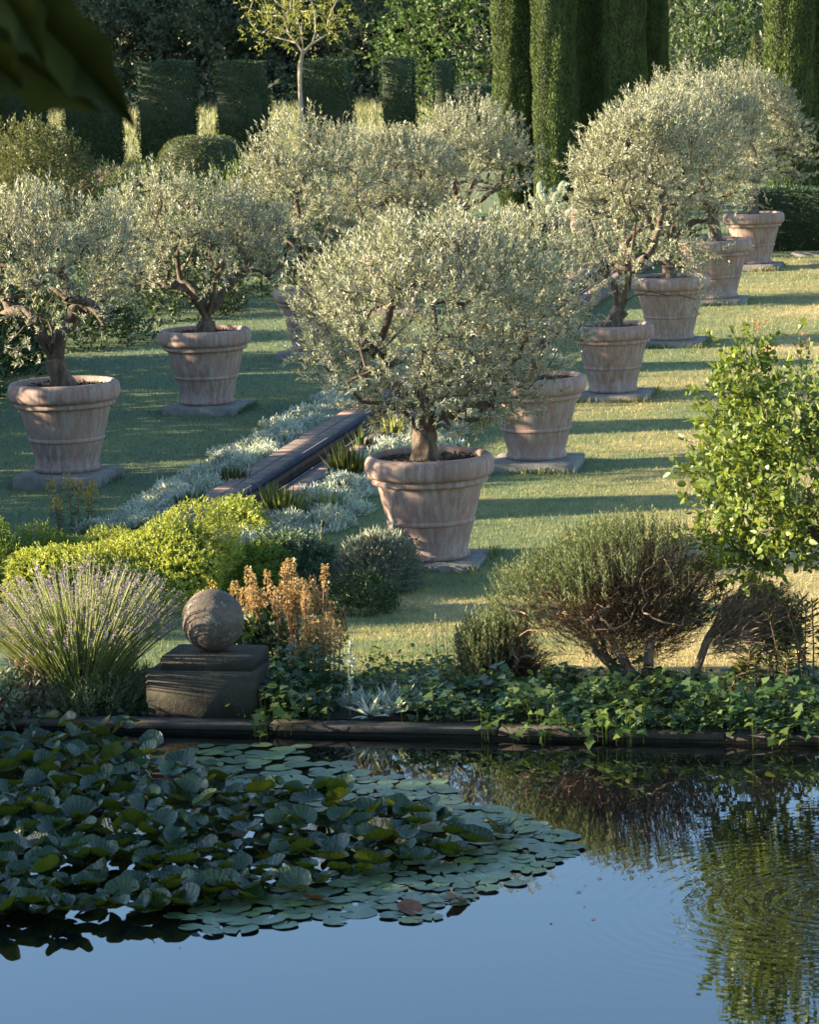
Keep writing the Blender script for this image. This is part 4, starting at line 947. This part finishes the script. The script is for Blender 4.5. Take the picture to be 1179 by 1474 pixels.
# ------------------------------------------------------------------ clipped hedges, domes, cypresses
def clip_box(name, label, cat, loc, w, d, h, n, seed, mat='box', core='hedgecore', L=.06, W=.024, rz=0, group=None, taper=.02):
    rg = np.random.default_rng(seed); t = empty(name, loc, rz, label, cat, group)
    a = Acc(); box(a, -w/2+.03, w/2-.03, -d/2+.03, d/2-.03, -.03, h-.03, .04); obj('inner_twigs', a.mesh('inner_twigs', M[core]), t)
    ar = np.array([w*h, w*h, d*h, d*h, w*d*1.3]); cnt = (ar/ar.sum()*n).astype(int); leaf = Acc()
    for k, c in enumerate(cnt):
        u, v = rg.uniform(-.5, .5, c), rg.random(c)
        if k < 2: P = np.stack([u*w, np.full(c, (-.5 if k == 0 else .5)*d), v*h], -1); nn = np.array([0, -1. if k == 0 else 1, .25])
        elif k < 4: P = np.stack([np.full(c, (-.5 if k == 2 else .5)*w), u*d, v*h], -1); nn = np.array([-1. if k == 2 else 1, 0, .25])
        else: P = np.stack([u*w, (v-.5)*d, np.full(c, h)], -1); nn = np.array([0, 0, 1.])
        P = P+rg.normal(size=P.shape)*.012; P[:, :2] *= (1+taper-2*taper*(1-P[:, 2:3]/h))
        P[:, :2] += .025*np.sin(P[:, 2:3]*4+seed)+.02*np.sin(P[:, :1]*7+P[:, 2:3]*3); P[:, 2] += .02*np.sin(P[:, 0]*6+seed)*(P[:, 2] > h*.8)
        leaves(leaf, rg, P-nn*.02, nn*.8+rdir(rg, c)*.9, L*rg.uniform(.6, 1.3, c), W)
    obj('foliage', leaf.mesh('foliage', M[mat]), t); return t
def sc_at(P): return F_PX/((np.asarray(P)-np.array([0, 0, CAM_H]))@FW)
SY = 70.8
def on_y(px, Y):
    """ground point at garden line Y under photo column px"""
    lo, hi = -60., 30.
    def colx(X):
        d = np.array([X, Y, float(zg(Y))-CAM_H]); return PW/2+F_PX*(d@RT)/(d@FW)
    for _ in range(50):
        m = (lo+hi)/2
        if colx(m) < px: lo = m
        else: hi = m
    return np.array([lo, Y, float(zg(Y))])
slabs = [(-75, 1.5, 2.6, 'tall clipped hedge slab beyond the left edge of the view'), (35, 1.5, 2.6, 'tall clipped hedge slab hidden behind the bushy shrub and hanging leaves'), (142, 1.5, 2.6, 'tall clipped hedge slab farthest left, half hidden behind the bushy shrub'), (249, 1.5, 2.66, 'broad tall clipped hedge slab behind the clipped dome'),
         (357, 1.32, 2.6, 'tall clipped hedge slab between the dome and the young tree'), (477, 1.34, 2.58, 'tall clipped hedge slab just right of the young tree trunk'),
         (581, .82, 2.58, 'narrow clipped hedge slab right of the young tree, second from the cypresses'), (646, .42, 2.5, 'thin edge-on clipped hedge slab left of the first cypress')]
for i, (px, w, h, lb) in enumerate(slabs):
    clip_box('clipped_hedge', lb, 'hedge', on_y(px-4, SY), w*.92, .5, h, int(9500*w/1.4)+1500, 400+i, group='tall clipped hedge slabs by the field')
clip_box('low_hedge', 'low blue-green clipped hedge between the last slab and the first cypress', 'hedge', on_y(684, 76), 1.5, 1.0, 1.7, 6000, 410)
P = on_y(1180, 47.2)+np.array([.55, .5, 0])
clip_box('low_hedge', 'low clipped hedge with a sunlit top at the right end behind the farthest pot', 'hedge', P, 3.4, 1.0, .96, 17000, 411, L=.045, W=.02)
P = at(742, 362)
clip_box('low_hedge', 'small low clipped hedge block in front of the first cypress', 'hedge', P+np.array([0, .4, 0]), 1.05, .8, .55, 5000, 412, L=.045, W=.02)
a = Acc(); box(a, -4.6, 4, 46.3, 46.5, float(zg(46.4))-.05, float(zg(46.4))+.06, .01); tag(obj('path_kerb', a.mesh('path_kerb', M['plinth'])), kind='structure')
def dome(label, P, w, h, n, seed, mat='boxgold', L=.05):
    rg = np.random.default_rng(seed); t = empty('clipped_dome', P, 0, label, 'topiary dome', 'clipped domes'); prof = [(w/2*.97*math.cos(q)**.5 if q < 1.55 else .001, h*.97*math.sin(q)) for q in np.linspace(0, math.pi/2, 14)]
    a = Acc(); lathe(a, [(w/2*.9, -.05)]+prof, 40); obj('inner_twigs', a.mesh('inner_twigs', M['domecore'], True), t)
    u = rdir(rg, n); u[:, 2] = np.abs(u[:, 2]); q = np.arcsin(u[:, 2]); hz = nrm(u[:, :2]); P = np.concatenate([hz*(w/2*np.cos(q)**.5)[:, None], (h*np.sin(q))[:, None]], 1)*(1+rg.normal(size=(n, 1))*.012)
    leaf = Acc(); leaves(leaf, rg, P*.985, u*.8+rdir(rg, n)*.8, L, L*.42); obj('foliage', leaf.mesh('foliage', M[mat]), t)
dome('large clipped round dome in front of the tall hedge slabs', on_y(293, 63.5), 2.22, 1.22, 11000, 420)
dome('low clipped dome left of the large round dome', on_y(193, 60), 1.45, .72, 6000, 421)
dome('low golden-topped clipped dome in front of the other low dome', on_y(178, 57), 1.3, .62, 5000, 422)
def cypress_mesh():
    rg = np.random.default_rng(430); H = 8.5; n = 90000; leaf = Acc()
    def prof(s): return .39*(np.clip(s*9+.55, 0, 1)**.5)*np.clip(1.0-(np.clip(s-.55, 0, 1)/.45)**2.2, 0, 1)**.6
    z = rg.random(n)**1.0; th = rg.random(n)*6.28
    r = prof(z)*(1+.07*np.sin(th*7+np.sin(z*9)*2)+.05*np.sin(z*40+th*3)+rg.normal(size=n)*.025)
    P = np.stack([np.cos(th)*r, np.sin(th)*r, z*H+.05], -1)
    leaves(leaf, rg, P, np.stack([np.cos(th)*.35, np.sin(th)*.35, np.ones(n)], -1)+rdir(rg, n)*.3, rg.uniform(.035, .08, n), .017)
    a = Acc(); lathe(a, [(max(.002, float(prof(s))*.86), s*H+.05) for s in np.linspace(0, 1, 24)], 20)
    b = Acc(); tube(b, [(0, 0, -.1), (0, 0, .25)], [.09, .08], 8)
    return leaf.mesh('foliage', M['cypress']), a.mesh('inner_twigs', M['hedgecore'], True), b.mesh('trunk', M['darkbark'], True)
CM = cypress_mesh(); cy0 = None
for i, (px, Y, w, lb) in enumerate([(746, 55.3, 58, 'leftmost slim cypress with a bright sunlit left side'), (804, 54.3, 60, 'slim dark cypress right behind the prickly pear'), (853, 56.0, 52, 'dark cypress third from the left, above the silvery olives'),
                                (906, 54.6, 56, 'dark cypress fourth from the left in the cypress group'), (947, 55.9, 38, 'narrow cypress at the right end of the central group'),
                                (1141, 54.5, 68, 'tall cypress standing alone near the right edge'), (1190, 55, 66, 'cypress cut by the right edge of the view')]):
    P = on_y(px, Y); s = w/sc_at(P)/.8; 
    if cy0 is None:
        cy0 = empty('cypress', P, 0, lb, 'cypress', 'slim cypresses', (s, s, 1))
        for nm, me in zip(('foliage', 'inner_twigs', 'trunk'), CM): obj(nm, me, cy0)
    else: copy_thing(cy0, P, i*1.3, lb, (s, s, .92+.05*(i % 3)))

for i, (y, w) in enumerate([(18.3, .75), (20.6, .5), (22.7, .95), (24.7, .5), (27.2, .95), (29.2, .55), (31.7, .95), (33.6, .6)]):  # unseen cypresses, added to throw shadow bands across the right lawn
    copy_thing(cy0, (-14.1, y, float(zg(y))), i*1.9, 'slim cypress added beyond the left edge to throw shadow bands on the lawn', (w/.85, w/.85, .33+.02*(i % 3)), 'added shadow-casting cypresses beyond the left edge')
# ------------------------------------------------------------------ background shrubs, prickly pear, young tree
lowbush('bushy_shrub', 'round olive-green shrub at the far left beyond the olives', 'shrub', (62, 268), 2.0, 1.85, 'privet', .07, .025, 1500, 501, per=9, tw=.3, lobe=.35, inner='privet', loc=on_y(62, 57))
lowbush('distant_lavender', 'hazy purple lavender patch beside the low clipped domes', 'lavender', (0, 0), 1.9, .6, 'russet', .09, .02, 900, 502, loc=on_y(170, 62), per=7, tw=.3, upw=1.2)
lowbush('russet_bush', 'dull red-brown planting at the far left behind the first olive', 'plant', (0, 0), 1.8, .8, 'russet', .07, .025, 700, 503, loc=on_y(15, 50), per=7, tw=.25)
lowbush('leafy_weed', 'bright green leafy plant in front of the large clipped dome', 'plant', (0, 0), .95, 1.05, 'greenplant', .11, .05, 260, 504, loc=on_y(350, 55), per=7, tw=.25, tpl=OVAL)
bd = [(-12.9, 36.2, 1.9, .95, 'low dark green border shrub behind the left olive'), (-12.4, 39.5, 2.0, 1.25, 'dark green border shrub behind the second olive on the left'), (-12.0, 42.5, 1.9, 1.3, 'rounded dark border shrub behind the half-hidden pot'),
      (-13.6, 42, 1.9, 1.5, 'dark shrub at the back of the left border'), (-14.4, 45.5, 2.2, 1.4, 'wide dark shrub below the clipped domes'), (-12.6, 46.5, 2.0, 1.4, 'dark shrub below the wide pale olive'), (-15.6, 40, 2., 1.45, 'dark shrub at the left edge of the far border'), (-14.6, 50.5, 2.2, 1.2, 'green shrub right below the large dome'), (-12.5, 52.5, 2.2, 1.2, 'green shrub far behind the central olive'), (-6.9, 46.6, 1.7, 1.7, 'dark shrub added out of sight behind the right-hand crowns to shade the low hedge')]  # last shrub is unseen, added to shade the front of the low hedge
for i, (x, y, w, h, lb) in enumerate(bd):
    lowbush('border_shrub', lb, 'shrub', (0, 0), w, h, 'bordergreen', .07, .03, 700, 510+i, loc=(x, y, float(zg(y))), per=8, tw=.24, lobe=.35, group='dark shrubs in the left border', tpl=OVAL)
# taller border off to the left that keeps the near lawn and the lilies in shade
proto = None
for i, (x, y, s) in enumerate([(-13.4, 33.4, .95), (-13.5, 31.2, 1.0), (-13.4, 29, 1.05), (-13.5, 26.8, .98), (-13.4, 24.6, 1.05), (-13.5, 22.4, 1.0), (-13.4, 20.2, 1.05), (-13.5, 18, 1.0), (-13.2, 15.8, 1.05), (-12.4, 13.7, 1.2), (-11.6, 11.8, 1.35), (-11.0, 9.8, 1.45), (-10.6, 7.8, 1.45), (-10.2, 5.8, 1.4)]):
    lb = 'laurel bush beyond the left edge of the view, number %d from the far end' % (i+1)
    lb = 'tall laurel bush in the row beyond the left edge of the view'
    if proto is None:
        proto = lowbush('laurel_bush', lb, 'bush', (0, 0), 2.7, 1.95, 'bordergreen', .12, .05, 1100, 530, loc=(x, y, float(zg(y))), per=7, tw=.3, lobe=.2, group='laurel bushes beyond the left edge', tpl=OVAL, shell=.35, skirt=-.3); proto.scale = (s,)*3
    else: copy_thing(proto, (x, y, float(zg(y))), i*1.7, lb, s)
# prickly pear in a small pot
def pear():
    rg = np.random.default_rng(540); P = at(795, 352); P = np.array([P[0], P[1], float(zg(P[1]))])
    pk = sc_at(P)
    def small_pot(label, P, s):
        return copy_thing(first, P, 1, label, s, 'small distant pots')
    t0 = small_pot('small terracotta pot holding a prickly pear before the second cypress', P, .62)
    t = empty('prickly_pear', P+np.array([0, 0, .45]), 0, 'grey-green prickly pear cactus with flat oval pads in a small pot', 'cactus')
    def pad(c, d, l, w):
        a = Acc(); d = nrm(np.array(d, float)); s = nrm(np.cross(d, [0, 1., .2])); nn = np.cross(s, d); n1, n2 = 9, 14
        V = []
        for i in range(n1):
            u = -math.pi/2+math.pi*i/(n1-1)
            for j in range(n2):
                v = 2*math.pi*j/n2; V.append(np.array(c)+d*l*(.5+.5*math.sin(u))+s*w/2*math.cos(u)*math.cos(v)+nn*.03*math.cos(u)*math.sin(v))
        i = np.arange(n1-1)[:, None]*n2; j = np.arange(n2)[None]; j2 = (j+1) % n2
        a.add(V, [np.stack([i+j, i+j2, i+n2+j2, i+n2+j], -1).reshape(-1, 4)]); obj('pad', a.mesh('pad', M['cactus'], True), t)
    pad((0, 0, -.05), (0, 0, 1), .3, .2); pad((-.05, 0, .2), (-.6, 0, 1), .24, .17); pad((.05, 0, .2), (.5, .1, 1), .26, .18); pad((-.15, 0, .36), (-.1, 0, 1), .24, .15)
    pad((.16, 0, .4), (.5, 0, 1), .22, .16); pad((.02, .02, .25), (.05, .1, 1), .26, .17); pad((.1, 0, .1), (1.2, 0, .8), .22, .15); pad((-.2, 0, .22), (-1, 0, .6), .2, .14)
    small_pot('pinkish terracotta pot between the second cypress and the silvery olives', at(842, 345), .7)
pear()
def tree(name, label, P, H, crown_c, crown_r, leafmat, L, W, natt, per, seed, barkm='darkbark', r0=.12, clear=.25, tw=.4, m=6, sp=.2, group=None, tpl=RHOMB, zmin=-1, lobe=.35, lo=.4):
    rg = np.random.default_rng(seed); t = empty(name, P, 0, label, 'tree', group); f = lobes(rg, 12, lobe, 4); w = Acc(); lf = Acc()
    A, u = crown_pts(rg, natt, crown_c, crown_r, f, lo, .5, zmin)
    k = 5; tk = [np.array([rg.normal()*.02*H*.1, rg.normal()*.02*H*.1, -.1+(H*clear+.1)*i/(k-1)]) for i in range(k)]
    grow(rg, w, tk, A, r0, .01, H*.06, 6, 1.3, H*.004, .1, .25)
    idx = np.repeat(np.arange(len(A)), per); n = len(idx)
    B = A[idx]+rg.normal(size=(n, 3))*sp; D = nrm(u[idx]*.7+np.array([0, 0, .3])+rg.normal(size=(n, 3))*.5)
    twigs(lf, rg, B, D, rg.uniform(.6, 1.2, n)*tw, m, L, W, tpl, .8)
    obj('trunk', w.mesh('trunk', M[barkm], True), t); obj('crown', lf.mesh('crown', M[leafmat]), t); return t
tree('young_tree', 'slender young tree with a pale straight trunk and airy yellow-green crown', on_y(437, 69.4), 5.4, (0, 0, 4.05), (1.25, 1.25, 1.5), 'youngleaf', .09, .035, 80, 8, 601, 'palebark', .05, .47, .3, 6, .16, zmin=-.75, lo=.3)
# the wood behind the field
gw = 'dark trees of the wood behind the field'
trA = tree('wood_tree', 'dark dense tree at the far left of the wood behind the near hanging leaves', on_y(20, 112), 9, (0, 0, 4.6), (2.3, 2.3, 4.3), 'oak', .2, .1, 150, 12, 611, r0=.16, clear=.12, tw=.5, m=6, sp=.35, group=gw)
trB = tree('wood_tree', 'rounded grey-green tree in the wood above the left hedge slabs', on_y(160, 110), 5, (0, 0, 2.5), (1.9, 1.9, 2.1), 'oak2', .18, .08, 110, 12, 612, r0=.12, clear=.12, tw=.4, m=6, sp=.28, group=gw)
trC = tree('wood_tree', 'mid-green broad tree behind the last hedge slab, left of the first cypress', on_y(672, 88), 8, (0, 0, 3.6), (1.75, 1.7, 3.2), 'oak3', .16, .08, 140, 12, 613, r0=.12, clear=.1, tw=.45, m=6, sp=.3, group=gw)
wl = [(trA, -230, 69.0, (1, 1, .58), 'dark tree added beyond the left edge to shade the hedge slabs'), (trA, -420, 67.5, (1.1, 1.1, .5), 'second dark tree added beyond the left edge to shade the hedge slabs'), (trA, 90, 116, 1.1, 'tall dark tree behind the grey-green rounded one'), (trA, 240, 115, 1.0, 'dark tree directly above the broad hedge slab'), (trA, 320, 113, 1.05, 'dark feathery tree above the gap between the second and third slabs'),  # first two are unseen trees added to shade the slab fronts
      (trA, 400, 116, 1.15, 'dark tree behind the young tree crown on its left'), (trB, 480, 112, 1.2, 'grey-green tree directly behind the young tree'), (trA, 545, 114, 1.1, 'dark tree above the narrow hedge slab'), (trA, 610, 113, 1.0, 'dark tree between the narrow slab and the mid-green broad tree'),
      (trA, 700, 112, 1.1, 'dark tree hidden behind the first cypress'), (trA, 780, 114, 1.1, 'dark tree behind the gap between the first two cypresses'), (trA, 860, 112, 1.1, 'dark tree behind the cypress group'), (trA, 940, 112, 1.15, 'dark tree behind the narrow end cypress'),
      (trA, 1010, 100, 1.1, 'dark tree above the pink-flowered shrub'), (trA, 1090, 104, 1.1, 'dark tree just left of the lone right cypress'), (trA, 1180, 103, 1.1, 'dark tree behind the cypress at the right edge'), (trA, -60, 112, 1.2, 'dark tree beyond the left edge of the wood'), (trA, -160, 108, 1.3, 'second dark tree beyond the left edge of the wood'),
      (trA, -270, 104, 1.3, 'third dark tree beyond the left edge of the wood'), (trA, 1270, 104, 1.1, 'dark tree beyond the right edge of the wood'), (trB, 60, 111, 1.1, 'low grey-green tree under the tall trees at the far left'), (trB, 285, 110, .85, 'small grey-green tree behind the gap of the first two slabs'),
      (trB, 415, 111, .9, 'small grey-green tree behind the young tree trunk'), (trB, 540, 110, .9, 'small grey-green tree between the third and narrow slabs'), (trA, 215, 119, 1.2, 'dark tree in the back row right of the tallest one'), (trA, 350, 119, 1.2, 'dark tree in the back row above the third slab'), (trA, 150, 120, 1.35, 'tallest dark tree rising behind the left hedge slabs'), (trA, 440, 121, 1.3, 'tall dark tree in the back row above the young tree'), (trA, 640, 121, 1.3, 'tall dark tree in the back row left of the cypresses'), (trA, 290, 121, 1.3, 'tall dark tree in the back row above the second slab')]
for i, (s, px, Y, k, lb) in enumerate(wl): copy_thing(s, on_y(px, Y), i*1.1, lb, k)
lowbush('flowering_shrub', 'tall dark shrub with scattered pink flowers left of the lone right cypress', 'shrub', (0, 0), 3.2, 3.6, 'oak3', .14, .05, 900, 621, loc=on_y(1025, 76), per=8, tw=.4, inner='oak')
lowbush('tall_shrub', 'grey-green tall shrub behind the right-hand olives', 'shrub', (0, 0), 2.6, 2.8, 'oak2', .14, .05, 800, 622, loc=on_y(985, 70), per=8, tw=.4)
lowbush('tall_shrub', 'yellowish shrub beside the lone right cypress', 'shrub', (0, 0), 1.6, 2.4, 'privet', .12, .05, 500, 623, loc=on_y(1095, 66), per=8, tw=.35)
def wood_floor():
    rg = np.random.default_rng(630); a = Acc(); n = 15000
    Y = rg.uniform(107, 124, n); X = rg.uniform(-62, 5, n); P = np.stack([X, Y, zg(np.minimum(Y, 118))+rg.random(n)*(2.0+np.sin(X*.9)*.5+np.sin(X*2.3)*.4)*np.clip((Y-106)/4, .2, 1)], -1)
    leaves(a, rg, P, rdir(rg, n)+np.array([0, 0, .6]), .38, .15); tag(obj('undergrowth', a.mesh('undergrowth', M['oak'])), 'dark undergrowth filling the foot of the wood behind the field', 'undergrowth', kind='stuff')
wood_floor()

# ------------------------------------------------------------------ out-of-focus leaves hanging in at the top left
def near_tree():
    rg = np.random.default_rng(700); dep = 4.2
    q = lambda x, y, d=dep: at_depth(x, y, d)
    base = np.array([-2.6, 2.6, -.2]); t = empty('overhanging_tree', base, 0, 'tree close to the viewer whose dark blurred leaves hang into the top left corner', 'tree')
    w = Acc(); tube(w, [(0, 0, -.1), (.05, .1, 1.6), (.0, .25, 3.2), (.1, .5, 4.6)], [.17, .14, .12, .08], 12)
    end = q(-10, -20)-base
    tube(w, [(.0, .25, 3.1), .5*np.array([0, .25, 3.1])+.5*(q(-200, -160)-base)+np.array([0, 0, .15]), q(-200, -160)-base, end, q(60, 60)-base], [.06, .04, .02, .008, .003], 8)
    obj('trunk', w.mesh('trunk', M['darkbark'], True), t)
    SH = [(0, 0), (.05, .12), (.0, .34), (.22, .3), (.3, .52), (.48, .34), (.66, .4), (.74, .2), (1, 0)]
    def big(p0, p1, wid, tilt, d):
        a = Acc(); b = q(*p0, d)-base; e = q(*p1, d+.12)-base; D = e-b; L = np.linalg.norm(D); D /= L
        S = nrm(np.cross(D, FW)); Nn = np.cross(S, D); S = nrm(S*math.cos(tilt)+Nn*math.sin(tilt)); Nn = np.cross(D, S)
        V = []
        for s, y in SH: V.append(b+D*L*s+Nn*(-.25*L*s*s))
        mid = len(V)
        for sg in (1, -1):
            for s, y in SH[1:-1]: V.append(b+D*L*s+S*sg*y*wid*L*1.2+Nn*(.06*L-.25*L*s*s))
        k = len(SH)-2; F = []
        for h in range(2):
            o = mid+h*k; F.append((0, 1, o)); F += [(i, i+1, o+i)for i in range(1, k)]; F += [(i, o+i, o+i-1) for i in range(1, k+1) if i < k]; F.append((k, k+1, o+k-1))
        a.add(V, [F]); obj('leaf', a.mesh('leaf', M['nearleaf'], True), t)
    big((-50, -70), (228, 180), .3, .25, 4.1); big((-60, 20), (150, 190), .36, -.3, 4.3); big((-40, -60), (100, 95), .42, .6, 4.0); big((-70, 60), (60, 128), .5, .2, 4.2); big((-80, -20), (70, 150), .35, -.1, 4.4)
near_tree()
